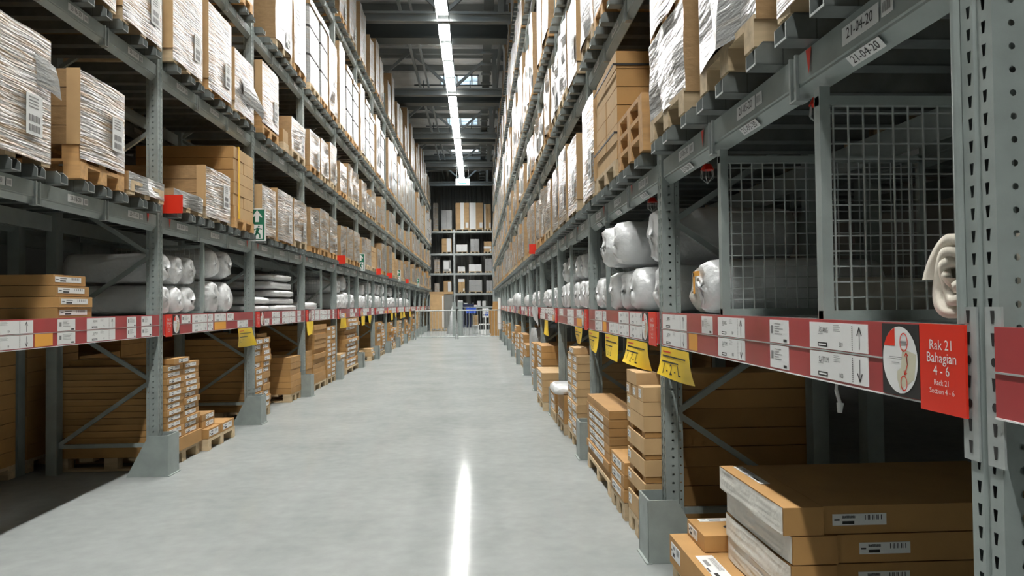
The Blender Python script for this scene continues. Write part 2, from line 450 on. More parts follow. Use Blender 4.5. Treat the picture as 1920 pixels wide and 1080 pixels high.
def braces(s, H, t, off=0.):
    x0, x1 = s * .09, s * (DEP - .09)
    a, r = .82, .25
    fz = [a + 1.14 * i for i in range(12) if a + 1.14 * i < H - .2]
    rz = [r + 1.14 * i for i in range(12) if r + 1.14 * i < H - .2]
    key = (s, H)
    if key not in _br:
        L = []
        def one(p, q, n):
            m = MB(); m.bar(p, q, .03, .035, STEEL); L.append((n, m.build(n, mesh_only=True)))
        one((x0, .05, .25), (x1, .05, .25), 'horizontal_brace')
        for i, z in enumerate(fz):
            one((x0, .05, z), (x1, .05, rz[i]), 'diagonal_brace')
            if i + 1 < len(rz): one((x0, .05, z + .02), (x1, .05, rz[i + 1] - .02), 'diagonal_brace')
        _br[key] = L
    for n, me in _br[key]: place(n, me, t)
_br = {}

PM = {}
for s, H in ((-1, 8.3), (1, 9.44)):
    PM[s] = (post_mesh(s, H), simple_post(s, H), H)

def frame(s, k):
    y = py(s, k); x = XF[s]
    t = thing('rack_upright', 'perforated grey steel upright frame of the %s rack row, %s from the camera' % (SIDE[s], ORD[k - KMIN[s]]), 'rack upright', (x, y, 0), 'upright frames of the %s rack row' % SIDE[s])
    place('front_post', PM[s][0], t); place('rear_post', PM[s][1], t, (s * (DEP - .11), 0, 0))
    braces(s, PM[s][2], t)
    m = MB(); m.box(s * -.02, s * .14, 0, .10, 0, .012, GALV); m.build('foot_plate', t, org=(0, 0, 0))
    return t

for s in (-1, 1):
    for k in range(KMIN[s], KMAX[s] + 1): frame(s, k)

# foot guards
def guard_mesh(s):
    m = MB(); X0 = s * -.14; H = .36
    m.box(X0, X0 + s * .012, -.13, .115, 0, H, STEEL)
    for yy in (-.13, .105):
        m.prism([(X0, 0), (X0 + s * .36, 0), (X0 + s * .17, H), (X0, H)], 'y', yy, yy + .01, STEEL)
    m.box(X0 - s * .015, X0 + s * .02, -.135, .118, 0, .008, STEEL)
    return m.build('foot_guard', mesh_only=True)
GM = {s: guard_mesh(s) for s in (-1, 1)}
for s in (-1, 1):
    for k in range(0, KMAX[s] + 1):
        if s == 1 and k == 0: continue
        o = place('foot_guard', GM[s], None, (XF[s], py(s, k), 0))
        tag(o, 'grey bent steel floor guard at the foot of the %s %s upright from the camera' % (ORD[k - KMIN[s]], SIDE[s]), 'foot guard', 'foot guards of the %s rack row' % SIDE[s])

def beam_prof(s, x0, back=False):
    f = -1 if back else 1
    return [(x0, 0), (x0, -.098), (x0 + s * f * .006, -.102), (x0 + s * f * .006, -.110), (x0 + s * f * .045, -.145), (x0 + s * f * .055, -.14), (x0 + s * f * .055, 0)]
_bm = {}
def level_meshes(s):
    if s in _bm: return _bm[s]
    L = BAY - PW; d = {}
    m = MB(); m.prism(beam_prof(s, s * .012), 'y', 0, L, STEEL); d['front_beam'] = m.build('front_beam', mesh_only=True)
    m = MB(); m.prism(beam_prof(s, s * (DEP - .012), True), 'y', 0, L, STEEL); d['rear_beam'] = m.build('rear_beam', mesh_only=True)
    # open channel support bar, chamfered end towards the aisle
    m = MB(); wd = .09; x0 = s * -.10; x1 = s * (DEP - .02); h = BT
    m.box(x0, x1, 0, wd, 0, .006, BARM)
    for yy in (0, wd - .005):
        m.add([(x0, yy, 0), (x1, yy, 0), (x1, yy, h), (x0 + s * .03, yy, h), (x0, yy, h - .03), (x0, yy + .005, 0), (x1, yy + .005, 0), (x1, yy + .005, h), (x0 + s * .03, yy + .005, h), (x0, yy + .005, h - .03)],
              [[0, 1, 2, 3, 4], [9, 8, 7, 6, 5]], BARM)
        m.add([(x0, yy, 0), (x0 + s * .03, yy, h), (x0, yy, h - .03), (x0, yy + .005, 0), (x0 + s * .03, yy + .005, h), (x0, yy + .005, h - .03), (x1, yy, h), (x1, yy + .005, h)], [[0, 2, 5, 3], [2, 1, 4, 5], [1, 6, 7, 4]], GALV)
    m.box(x0, x0 + s * .004, 0, wd, 0, .008, GALV)
    m.box(x0 + s * .03, x1, .0, .022, h - .006, h, BARM); m.box(x0 + s * .03, x1, wd - .022, wd, h - .006, h, BARM)
    m.box(x0 + s * .10, x0 + s * .105, 0, wd, 0, h - .006, DARKST)  # dark plate standing in for the shade inside the channel
    d['support_bar'] = m.build('support_bar', mesh_only=True)
    m = MB()
    for yy in (0, .045):
        m.box(s * .002, s * .014, yy, yy + .012, -.15, .004, GALV)
    m.box(s * .002, s * .05, 0, .057, -.155, -.148, GALV)
    d['divider_clip'] = m.build('divider_clip', mesh_only=True)
    m = MB(); F = Face(m, s, s * .010, 0, -.05)
    F.poly([(-.02, .045), (.02, .045), (0, -.04)], RED, .002); d['red_arrow'] = m.build('red_arrow', mesh_only=True)
    m = MB(); F = Face(m, s, s * .010, 0, -.05)
    F.plate(-.10, .10, -.025, .025, WHITE, 0, .002); F.text('00-00-00', 0, 0, .045, BLACK, .003, .9); F.plate(.12, .17, -.02, .02, WHITE, 0, .002)
    for q in range(6): F.rect(.125 + q * .007, .128 + q * .007, -.012, .012, GREYINK, .003)
    F.rect(-.09, .09, -.012, .012, GREYINK, .0025) if False else None
    d['label'] = m.build('location_label', mesh_only=True)
    # joined version for far bays
    m = MB()
    m.prism(beam_prof(s, s * .012), 'y', 0, L, STEEL); m.prism(beam_prof(s, s * (DEP - .012), True), 'y', 0, L, STEEL)
    for j in range(9):
        yy = .12 + j * .29; m.box(s * -.07, s * (DEP - .02), yy, yy + .09, .001, .012, GALV)
        m.box(s * -.09, s * .9, yy, yy + .006, .001, BT, BARM); m.box(s * -.09, s * .9, yy + .084, yy + .09, .001, BT, BARM)
    for yy in (.88, 1.78): m.box(s * .002, s * .014, yy, yy + .012, -.15, .004, GALV); m.box(s * .002, s * .014, yy + .045, yy + .057, -.15, .004, GALV)
    for yy in (.45, 1.35, 2.25): m.box(s * .009, s * .012, yy - .1, yy + .1, -.075, -.025, WHITE)
    d['far'] = m.build('rack_shelf', mesh_only=True)
    _bm[s] = d; return d

LVN = ['first', 'second', 'third', 'fourth', 'fifth']
def label_plate(s, t, yy, txt, lower=False):
    m = MB(); F = Face(m, s, s * .010, yy, -.05)
    F.plate(-.10, .10, -.028, .026, WHITE, 0, .002); F.text(txt, 0, 0, .046, BLACK, .003, .88)
    F.plate(.115, .17, -.024, .024, WHITE, 0, .002)
    for q in range(7): F.rect(.122 + q * .006, .125 + q * .006, -.014, .014, GREYINK, .003)
    m.build('location_label', t, org=(0, 0, 0))
    if lower:
        m = MB(); c = [(s * .012, yy + .09, -.116), (s * .012, yy - .09, -.116), (s * .036, yy - .09, -.142), (s * .036, yy + .09, -.142)]
        m.add(c, [[0, 1, 2, 3]], WHITE)
        a = Vector(c[0]); U = (Vector(c[1]) - a); V = (Vector(c[0]) - Vector(c[3])); nn = Vector((-s * .001, 0, -.001))
        vs, fs = text_geo(txt); o = (Vector(c[0]) + Vector(c[2])) / 2 + nn
        if s < 0: U = -U
        m.add([o + U.normalized() * v[0] * .04 + V.normalized() * v[1] * .036 for v in vs], fs, BLACK)
        m.build('location_label', t, org=(0, 0, 0))

def rack_shelf(s, k, li):
    x = XF[s]; y = py(s, k) + PW; z = LEV[s][li]; M = level_meshes(s)
    lab = 'grey steel pallet shelf of the %s row, %s pallet level, %s bay from the camera' % (SIDE[s], LVN[li], ORD[k - KMIN[s]])
    grp = 'pallet shelves of the %s rack row' % SIDE[s]
    if (k - KMIN[s]) > 4 or li > 3:
        o = place('rack_shelf', M['far'], None, (x, y, z)); tag(o, lab, 'rack shelf', grp); return
    t = thing('rack_shelf', lab, 'rack shelf', (x, y, z), grp)
    fb = place('front_beam', M['front_beam'], t); place('rear_beam', M['rear_beam'], t)
    for j in range(9): place('support_bar', M['support_bar'], t, (0, .12 + j * .29 + (.03 if j % 3 == 1 else -.03 if j % 3 == 0 else 0), .001))
    for yy in (.86, 1.76): place('divider_clip', M['divider_clip'], fb, (0, yy, 0))
    n0 = 6 - 3 * k if s == 1 else 18 + 3 * k - 1
    for j in range(3):
        yy = .45 + j * .9
        if s == 1: txt = '21-%02d-%s' % (4 + j + 3 * k, ['20', '30', '40', '50'][li])
        else: txt = '23-%02d-%s' % (15 + j + 3 * (k + 1), ['20', '30', '40', '50'][li])
        if k - KMIN[s] < 3: label_plate(s, fb, yy, txt, s == 1 and k < 2 and li == 0)
        else: place('location_label', M['label'], fb, (0, yy, 0))
        if li == 0 and j != 1: place('red_arrow', M['red_arrow'], fb, (0, yy - s * .0 + (.36 if s == 1 else .30) * (1 if j else -1) * (-1 if s == 1 else 1) * .9, 0))

for s in (-1, 1):
    for li in range(len(LEV[s])):
        for k in range(KMIN[s], KMAX[s]):
            if s == 1 and li == 4 and k < 1: continue
            rack_shelf(s, k, li)

# lower merchandise shelf with deck and price strip
ZS = 1.42
def shelf1(s, k, far=False):
    x = XF[s]; y = py(s, k) + PW; L = BAY - PW
    t = thing('display_shelf', 'steel deck of the waist-high display shelf, %s row, %s bay from the camera' % (SIDE[s], ORD[max(0, k - KMIN[s])]) if k >= KMIN[s] else 'steel deck of the display shelf nearest the camera at the right frame edge', 'display shelf', (x, y, ZS), 'waist-high display shelves')
    m = MB(); m.box(s * .012, s * .06, 0, L, -.16, -.012, STEEL); m.build('front_beam', t, org=(0, 0, 0))
    m = MB(); m.box(s * (DEP - .06), s * (DEP - .012), 0, L, -.16, -.012, STEEL); m.build('rear_beam', t, org=(0, 0, 0))
    m = MB(); m.box(s * .012, s * (DEP - .012), 0, L, -.012, 0, GALV); m.build('deck', t, org=(0, 0, 0))
    if k - KMIN[s] < 3 or k < KMIN[s]:
        for yy in (-.1, L + .002) if k >= KMIN[s] else (L + .002,):
            pass
    return t
for s in (-1, 1):
    for k in range(KMIN[s], KMAX[s]): shelf1(s, k)
shelf1(1, -1)

def arrow(F, u, v, h, up, n=.003):
    d = 1 if up else -1
    F.line(u, v - d * h / 2, u, v + d * h * .42, h * .05, BLACK, n)
    F.line(u, v + d * h / 2, u - h * .2, v + d * h * .12, h * .07, BLACK, n); F.line(u, v + d * h / 2, u + h * .2, v + d * h * .12, h * .07, BLACK, n)

def card(F, u0, u1, v0, v1, txt=None, arr=None, price=None, rng=R):
    F.plate(u0, u1, v0, v1, WHITE, 0, .0025)
    wd = u1 - u0; h = v1 - v0; n = .0032
    if txt:
        F.text(txt, u0 + wd * .27, v0 + h * .70, h * .30, BLACK, n, .62)
        F.rect(u0 + wd * .16, u0 + wd * .34, v0 + h * .08, v0 + h * .24, BLACK, n)
        F.rect(u0 + wd * .18, u0 + wd * .32, v0 + h * .13, v0 + h * .19, WHITE, n + .0004)
        if price: F.text(price, u0 + wd * .58, v0 + h * .20, h * .25, BLACK, n, .75)
        F.rect(u0 + wd * .17, u0 + wd * .26, v0 + h * .55, v0 + h * .57, GREYINK, n)
        for q in range(4): F.rect(u0 + wd * .45, u0 + wd * (.55 + .02 * (q % 2)), v0 + h * (.9 - .07 * q), v0 + h * (.915 - .07 * q), GREYINK, n)
        for q in range(12): F.rect(u0 + wd * .76, u0 + wd * .775, v0 + h * (.06 + .075 * q), v0 + h * (.10 + .075 * q), GREYINK, n)
    else:
        for q in range(5): F.rect(u0 + wd * .28, u0 + wd * (.5 + rng.random() * .35), v0 + h * (.82 - .11 * q), v0 + h * (.85 - .11 * q), GREYINK, n)
        F.rect(u0 + wd * .08, u0 + wd * .2, v0 + h * .4, v0 + h * .75, GREYINK, n); F.rect(u0 + wd * .75, u0 + wd * .92, v0 + h * .06, v0 + h * .18, BLACK, n)
    if arr is not None: arrow(F, u0 + wd * .88, v0 + h * .5, h * .78, arr, n)

ZT, ZB = 1.428, 1.238
BK = {}
def strip_base(s, k, lab, grp='price strips along the display shelves'):
    x = XF[s] - s * .012; y = py(s, k) + PW
    t = thing('price_strip', lab, 'price strip', (x, y, ZB), grp)
    L = BAY - PW
    m = MB(); m.box(x, x + s * .02, y, y + L, ZB, ZT, REDP)
    zc = (ZB + ZT) / 2
    m.box(x - s * .003, x, y, y + L, zc - .003, zc + .001, GALV)
    m.box(x - s * .002, x, y, y + L, ZB - .004, ZB, WHITE)
    bk = m.build('backing', t)
    t['_b'] = 0; BK[t.name] = bk
    del t['_b']
    return t, x, y, L, zc

def section_sign(t, s, x, yc, wd, lines):
    m = MB(); F = Face(m, s, x, yc, (ZT + ZB) / 2 - .006)
    F.plate(-wd / 2, wd / 2, -.106, .102, RED, -.001, .005)
    v = [.052, .022, -.008, -.036, -.056]
    hs = [.034, .034, .034, .019, .019]
    for tt, vv, h in zip(lines, v, hs): F.text(tt, 0, vv, h, WHITE, .006, .95 * min(1, wd / .16))
    m.build('section_sign', t)
def map_sign(t, s, x, yc, wd):
    m = MB(); F = Face(m, s, x, yc, (ZT + ZB) / 2)
    F.plate(-wd / 2, wd / 2, -.092, .092, BLACK, 0, .004)
    ru, rv = wd * .47, .086
    F.ell(0, 0, ru, rv, WHITE, .005)
    F.poly([(-.02, .082), (-.02, .035), (-ru * .92, .035), (-ru * .75, .057), (-ru * .5, .074)], RED, .0055)
    F.poly([(.012, .03), (ru * .93, .018), (ru * .8, -.045), (.0, -.078), (-.012, -.05), (-.012, -.03), (.005, -.02)], MAPBG, .0053)
    F.line(.035, -.01, .030, .012, .003, RED, .006); F.line(.03, .02, .022, .010, .003, RED, .006); F.line(.03, .02, .038, .012, .003, RED, .006); F.line(.022, -.036, .020, -.026, .003, RED, .006); F.line(.022, -.036, .032, -.031, .003, RED, .006)
    F.ring(.02, .046, .018, .024, .003, RED, .006); F.ring(.018, -.058, .015, .02, .003, RED, .006)
    F.line(.03, .02, .035, -.01, .003, RED, .006); F.line(.035, -.01, .022, -.036, .003, RED, .006)
    F.line(.012, .006, -.045, .006, .002, GREYINK, .006); F.line(.0, -.008, -.035, -.008, .002, GREYINK, .006)
    F.rect(.006, .034, .043, .049, GREYINK, .0065)
    m.build('map_sign', t)

# right row, first bay: the fully legible strip
t, x, y, L, zc = strip_base(1, 0, 'glossy red price strip with white cards and Rak 21 sign, right row nearest the camera')
section_sign(t, 1, x, (1.592 + 1.757) / 2, .168, ['Rak 21', 'Bahagian', '4 - 6', 'Rack 21', 'Section 4 - 6'])
map_sign(t, 1, x, (1.76 + 1.93) / 2, .165)
def cards_row(t, s, x, items):
    """items: y_far, y_near, row(0 top 1 bottom), text, arrow, price, material"""
    for yf, yn, row, txt, arr, price in items:
        m = MB(); a, b_ = (yf, yn) if s == 1 else (yf, yn)
        F = Face(m, s, x - s * .003 + s * .003, a, zc)
        wd = abs(b_ - a)
        v0, v1 = ((.004, .086) if row == 0 else (-.088, -.006))
        if txt == 'ORANGE': F.plate(0, wd, v0, v1, ORANGE, 0, .0025)
        elif txt == 'RED': F.plate(0, wd, v0, v1, RED, 0, .004)
        else: card(F, 0, wd, v0, v1, txt, arr, price)
        m.build('price_card', BK[t.name])
cards_row(t, 1, x, [(2.361, 2.005, 0, 'ÄSVANG', True, '369'), (2.361, 2.005, 1, 'SLATTUM', False, '800'),
                    (2.69, 2.527, 0, None, None, None), (2.69, 2.53, 1, None, None, None),
                    (3.28, 2.95, 0, 'ÄSVANG', True, '369'), (3.28, 2.95, 1, 'SLATTUM', False, '800'),
                    (3.52, 3.36, 0, None, None, None), (4.27, 3.78, 0, 'ÄSVANG', True, None), (4.27, 3.78, 1, 'SLATTUM', False, None),
                    (3.74, 3.60, 1, 'ORANGE', None, None)])
# loose clear sleeves over the far half of that strip
SLEEVE = mat('clear_sleeve', (.9, .9, .9), .12, coat=1.)
nt = SLEEVE.node_tree; bb = nt.nodes['Principled BSDF']; bb.inputs['Transmission Weight'].default_value = 1; bb.inputs['IOR'].default_value = 1.02; bb.inputs['Alpha'].default_value = .35
for ya, yb in ((3.78, 3.30), (2.95, 2.70)):
    m = MB(); m.smooth = True; nn = 8
    vs = []
    for i in range(nn + 1):
        for j in range(5):
            vs.append((x - .006 - .006 * math.sin(i * 1.9 + j) ** 2, ya + (yb - ya) * i / nn, ZB + .002 + (ZT - ZB - .004) * j / 4))
    m.add(vs, [[i * 5 + j, (i + 1) * 5 + j, (i + 1) * 5 + j + 1, i * 5 + j + 1] for i in range(nn) for j in range(4)], SLEEVE)
    m.build('clear_sleeve', t)
# strip of the bay beside the camera, only red
t, x, y, L, zc = strip_base(1, -1, 'plain red price strip without cards at the right edge of the frame')

def auto_strip(s, k, detail):
    lab = 'red price strip with white cards, %s row, %s bay from the camera' % (SIDE[s], ORD[k - KMIN[s]])
    global zc
    t, x, y, L, zc = strip_base(s, k, lab)
    rg = random.Random(100 * (s + 2) + k)
    u = .03
    if k - KMIN[s] > 0:
        # section sign and map stand at the near end (left row) / near end (right row)
        yc = y + .10
        if s == -1:
            section_sign(t, s, x, yc, .15, ['Rak 23', 'Bahagian', '%d - %d' % (18 + 3 * k, 20 + 3 * k), 'Rack 23', 'Section']); map_sign(t, s, x, yc + .17, .15)
        else:
            section_sign(t, s, x, yc + .02, .19, ['Rak 21', 'Bahagian', '%d - %d' % (4 + 3 * k, 6 + 3 * k), 'Rack 21', 'Section']); map_sign(t, s, x, yc + .22, .17)
        u = .40
    items = []
    while u < L - .25:
        wd = rg.choice((.16, .22, .36, .40)); 
        if u + wd > L - .02: break
        yf, yn = (y + u + wd, y + u) if s == 1 else (y + u, y + u + wd)
        big = wd > .3
        if rg.random() < .82: items.append((yf, yn, 0, 'ÄSVANG' if big else None, True if big else None, '%d' % rg.randint(20, 900) if big else None))
        rn = rg.random()
        if rn < .72: items.append((yf, yn, 1, 'SLATTUM' if big else None, False if big else None, '%d' % rg.randint(20, 900) if big else None))
        elif rn < .86: items.append((yf, yn, 1, 'ORANGE', None, None))
        u += wd + rg.choice((.02, .05, .14, .26) if detail else (.01, .02, .05, .12))
    if detail: cards_row(t, s, x, items)
    else:
        for yf, yn, row, txt, arr, pr in items:
            m = MB(); F = Face(m, s, x, yf, zc); v0, v1 = ((.004, .086) if row == 0 else (-.088, -.006)); wd = abs(yn - yf)
            F.plate(0, wd, v0, v1, ORANGE if txt == 'ORANGE' else WHITE, 0, .0025)
            if txt != 'ORANGE':
                F.rect(wd * .15, wd * .6, v0 + .05, v0 + .065, GREYINK, .004); F.rect(wd * .15, wd * .35, v0 + .01, v0 + .024, BLACK, .004)
            m.build('price_card', BK[t.name])
for k in range(0, KMAX[-1]): auto_strip(-1, k, k < 3)
for k in range(1, KMAX[1]): auto_strip(1, k, k < 3)
# left row first bay: measured cards
t, x, y, L, zc = strip_base(-1, -1, 'red price strip with arrow cards, left row nearest the camera')
cards_row(t, -1, x, [(4.30, 4.90, 0, 'ÄSVANG', True, '129'), (4.30, 4.90, 1, 'SLATTUM', False, '99'), (4.92, 5.12, 1, 'ORANGE', None, None),
                     (5.18, 5.40, 0, None, None, None), (5.18, 5.40, 1, None, None, None),
                     (5.56, 5.98, 0, 'ÄSVANG', True, '79'), (5.56, 5.98, 1, 'SLATTUM', None, '49'),
                     (6.18, 6.34, 0, None, None, None), (6.18, 6.34, 1, None, None, None), (6.44, 6.64, 0, None, None, None), (6.44, 6.64, 1, None, None, None)])

# beam connectors of the near right upright
for zz, nm in ((1.13, 'lower'), ):
    for dy, wd in ((-.014, .05), (.064, .05)):
        m = MB(); xx = XF[1] - .006; y0 = py(1, 0) + dy; H = .34
        n = 7
        m.box(xx, xx + .005, y0, y0 + wd, 1.13, 1.13 + H, GALV)
        F = Face(m, 1, xx, y0 + wd / 2, 1.13)
        for q in range(n):
            v = .03 + q * .048
            if q in (2, 4): F.ell(0, v, .008, .010, BLACK, .001, k=14)
            else: F.poly([(-.004, v - .014), (.003, v - .014), (.006, v + .014), (-.007, v + .014)], BLACK, .001)
        o = m.build('beam_connector'); tag(o, 'slotted steel beam connector plate on the nearest right post, %s side' % ('nearer' if dy < 0 else 'farther'), 'connector plate')

# ------------------------------------------------------------------ pallets and pallet loads
def add_pallet(m, s, x0, y0, wd, z, wood, dp=1.15):
    h = .12
    for j in range(3):
        yy = y0 + j * (wd - .1) / 2
        m.box(x0, x0 + s * dp, yy, yy + .1, z, z + .02, wood)
        for q in range(3):
            xx = x0 + s * q * (dp - .12) / 2; m.box(xx, xx + s * .12, yy, yy + .1, z + .02, z + .09, wood)
    for q in range(5):
        xx = x0 + s * q * (dp - .12) / 4; m.box(xx, xx + s * .12, y0, y0 + wd, z + .09, z + h, wood)
    return h

def wrapped_box(m, s, x0, x1, y0, y1, z0, z1, amp, film, end, rg, seg=(6, 8)):
    """box whose aisle face and sides are slightly baggy film"""
    ny, nz = seg
    face = '-x' if s == 1 else '+x'
    nx = 2
    def d(y, z, k): return amp * noise.noise(Vector((y * 4 + k, z * 4 + k * 3, k)))
    k = rg.random() * 50
    def grid(P, na, nb, mt):
        vs = [P(i / na, j / nb) for i in range(na + 1) for j in range(nb + 1)]
        m.add(vs, [[i * (nb + 1) + j, (i + 1) * (nb + 1) + j, (i + 1) * (nb + 1) + j + 1, i * (nb + 1) + j + 1] for i in range(na) for j in range(nb)], mt)
    ed = lambda a: min(1, 4 * min(a, 1 - a))
    grid(lambda a, b_: (x0 - s * d(a * (y1 - y0), b_ * (z1 - z0), k) * (.3 + .7 * ed(a)), y0 + a * (y1 - y0) , z0 + b_ * (z1 - z0)), ny, nz, film)
    grid(lambda a, b_: (x0 + (x1 - x0) * a - (s * d(0, b_ * (z1 - z0), k) * .3 if a == 0 else 0), y0, z0 + b_ * (z1 - z0)), nx, nz, end)
    grid(lambda a, b_: (x0 + (x1 - x0) * a - (s * d((y1 - y0), b_ * (z1 - z0), k) * .3 if a == 0 else 0), y1, z0 + b_ * (z1 - z0)), nx, nz, end)
    grid(lambda a, b_: (x0 + (x1 - x0) * a - (s * d(b_ * (y1 - y0), (z1 - z0), k) * (.3 + .7 * ed(b_)) if a == 0 else 0), y0 + (y1 - y0) * b_, z1), nx, ny, end)
    m.add([(x1, y0, z0), (x1, y1, z0), (x1, y1, z1), (x1, y0, z1)], [[0, 1, 2, 3]], end)
    m.add([(x0, y0, z0), (x1, y0, z0), (x1, y1, z0), (x0, y1, z0)], [[0, 1, 2, 3]], end)

def sheet_label(t, s, x, y, z, h=.28, wd=.2):
    m = MB(); F = Face(m, s, x, y, z)
    F.plate(0, wd, 0, h, WHITE, .004, .006)
    for q in range(4): F.rect(wd * .15, wd * .75, h * (.9 - .08 * q), h * (.93 - .08 * q), GREYINK, .007)
    for b0 in (.08, .32):
        for q in range(9): F.rect(wd * (.15 + q * .08), wd * (.19 + q * .08), h * b0, h * (b0 + .17), BLACK, .007)
    m.build('shipping_label', t)

LOADX = {-1: XF[-1] + .08, 1: XF[1] - .08}
def pallet_load(s, li, bay, pos, y0, y1, ztop, style='wrap', near=False, zbase=None, pal=1, wood=None, x0=None, lab=None, dp=1.12):
    rg = random.Random(int(y0 * 1000) + li * 77 + s)
    z = (LEV[s][li] + BT + .002) if zbase is None else zbase
    x0 = LOADX[s] if x0 is None else x0
    wd = y1 - y0
    look = {'wrap': 'film-wrapped brown carton load', 'white': 'milky white film-wrapped load', 'strap': 'white padded load with black straps',
            'plain': 'plain brown carton load on pallet', 'low': 'low film-wrapped load', 'tall': 'tall film-wrapped carton load'}[style]
    if lab is None:
        lab = '%s, %s row, %s pallet level, %s bay, %s there' % (look, SIDE[s], LVN[li], ORD[bay], pos)
    if any(y0 < q + .27 and y1 > q - .05 for q in TY): ztop = min(ztop, 9.44)
    if any(y0 < q + 2.70 and y1 > q + 2.05 for q in TY[:6]): ztop = min(ztop, 9.72)
    cpart = None
    t = thing('pallet_load' if style != 'strap' else 'padded_pallet_load', lab, 'pallet load', (x0 + s * .5, (y0 + y1) / 2, z), '%s row loads on the %s pallet level' % (SIDE[s], LVN[li]))
    wood = wood or rg.choice((WOOD, PALEWOOD, PALEWOOD))
    m = MB(); zz = z
    for q in range(pal): zz += add_pallet(m, s, x0 + s * .01 * q, y0 + .01, wd - .02, zz, wood, dp)
    m.build('pallet', t)
    h = ztop - zz
    xe = x0 + s * dp
    if style == 'plain' or (style == 'wrap' and near):
        m = MB(); rows = max(1, round(h / .135)); rh = h / rows; cols = 2 if wd > .6 else 1
        face = '-x' if s == 1 else '+x'
        for i in range(rows):
            for j in range(cols):
                jx = rg.uniform(-.004, .004)
                a = y0 + wd * j / cols + .002; b_ = y0 + wd * (j + 1) / cols - .002
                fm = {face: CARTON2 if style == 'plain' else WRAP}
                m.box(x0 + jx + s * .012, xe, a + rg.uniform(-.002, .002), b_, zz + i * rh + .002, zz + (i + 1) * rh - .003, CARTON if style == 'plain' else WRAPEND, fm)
        cpart = m.build('cartons', t)
        if style == 'wrap':
            m = MB(); m.smooth = True
            film_front(m, s, x0, y0 + .004, y1 - .004, zz - .10, ztop - .01, WRAP, rg)
            m.build('film_sheet', t)
            # corner board of plain cardboard on the near edge
            m = MB(); m.box(x0 - s * .004, x0 + s * .09, y0 - .006, y0, zz, ztop, CARTON2); m.build('corner_board', t)
    elif style == 'strap':
        m = MB(); m.smooth = True
        r = .07; pts = []
        for cx, cy, a0 in ((x0 + s * r, y0 + r, 180), (x0 + s * r, y1 - r, 90)):
            for q in range(5):
                a = math.radians(a0 - q * 22.5) if a0 == 180 else math.radians(a0 + 0 - 0)
                pass
        # rounded front corners
        prof = []
        for q in range(6):
            a = math.radians(q * 18); prof.append((x0 + s * (r - r * math.sin(a)), y0 + r - r * math.cos(a)))
        for q in range(6):
            a = math.radians(q * 18); prof.append((x0 + s * (r - r * math.cos(a)), y1 - r + r * math.sin(a)))
        prof += [(xe, y1), (xe, y0)]
        m.prism(prof, 'z', zz, ztop, WRAPW); m.smooth = False; m.build('padded_body', t)
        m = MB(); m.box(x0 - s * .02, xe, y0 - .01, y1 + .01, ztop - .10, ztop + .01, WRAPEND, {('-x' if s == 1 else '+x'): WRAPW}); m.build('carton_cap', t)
        for f in (.32, .66):
            zs = zz + h * f
            m = MB(); pr = []
            for q in range(6):
                a = math.radians(q * 18); pr.append((x0 + s * (r - (r + .006) * math.sin(a)), y0 + r - (r + .006) * math.cos(a)))
            for q in range(6):
                a = math.radians(q * 18); pr.append((x0 + s * (r - (r + .006) * math.cos(a)), y1 - r + (r + .006) * math.sin(a)))
            pr += [(xe, y1 + .006), (xe, y0 - .006)]
            m.prism(pr, 'z', zs, zs + .035, BLACK); m.build('strap', t)
    else:
        m = MB()
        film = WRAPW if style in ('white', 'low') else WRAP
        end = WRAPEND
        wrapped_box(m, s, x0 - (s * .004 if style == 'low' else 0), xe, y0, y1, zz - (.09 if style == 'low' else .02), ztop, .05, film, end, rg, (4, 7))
        cpart = m.build('wrapped_cartons', t)
    if style in ('wrap', 'white', 'tall') and rg.random() < .5 or near:
        if h > .35: sheet_label(cpart or t, s, x0 - s * .012, (y0 + wd * .12) if s == 1 else (y1 - wd * .35), zz + .05, .26, .17) if s == -1 else sheet_label(cpart or t, s, x0 - s * .012, y0 + wd * .35, zz + .05, .26, .17)
    return t

def film_front(m, s, x0, y0, y1, z0, z1, mt, rg, am=.014):
    k = rg.random() * 40; na, nb = 14, 14; vs = []
    for i in range(na + 1):
        for j in range(nb + 1):
            a, b_ = i / na, j / nb
            dd = am * .6 + am * noise.noise(Vector((a * 3 + k, b_ * 7 + k, k)))
            e = min(1, 6 * min(a, 1 - a))
            vs.append((x0 - s * dd * e, y0 + (y1 - y0) * a, z0 + (z1 - z0) * b_))
    m.add(vs, [[i * (nb + 1) + j, (i + 1) * (nb + 1) + j, (i + 1) * (nb + 1) + j + 1, i * (nb + 1) + j + 1] for i in range(na) for j in range(nb)], mt)

POS = ['nearest', 'second', 'third', 'fourth', 'fifth']
def run(s, li, items, kend, rnd_top, rnd_style, gap=(.03, .16)):
    """measured loads first, then filled at random to the end of the row"""
    last = items[-1][1] if items else py(s, KMIN[s]) + .15
    out = list(items)
    y = last + .06; rg = random.Random(5 + li * 9 + s)
    end = py(s, kend) - .05
    while y < end:
        wd = rg.uniform(.76, .88); k = math.floor((y - Y0[s]) / BAY)
        k2 = math.floor((y + wd - Y0[s]) / BAY)
        if (y - py(s, k)) < .12: y = py(s, k) + .13
        if y + wd > py(s, k + 1) - .04: y = py(s, k + 1) + .13; continue
        out.append((y, y + wd, rg.uniform(*rnd_top), rg.choice(rnd_style)))
        y += wd + rg.uniform(*gap)
    cnt = {}
    for it in out:
        k = math.floor(((it[0] + it[1]) / 2 - Y0[s]) / BAY); bay = k - KMIN[s]
        if bay < 0: bay = 0
        c = cnt.get(bay, 0); cnt[bay] = c + 1
        kw = it[4] if len(it) > 4 else {}
        pallet_load(s, li, bay, POS[c], it[0], it[1], it[2], it[3], near=(bay < 3 and it[3] == 'wrap' and li < 2), **kw)

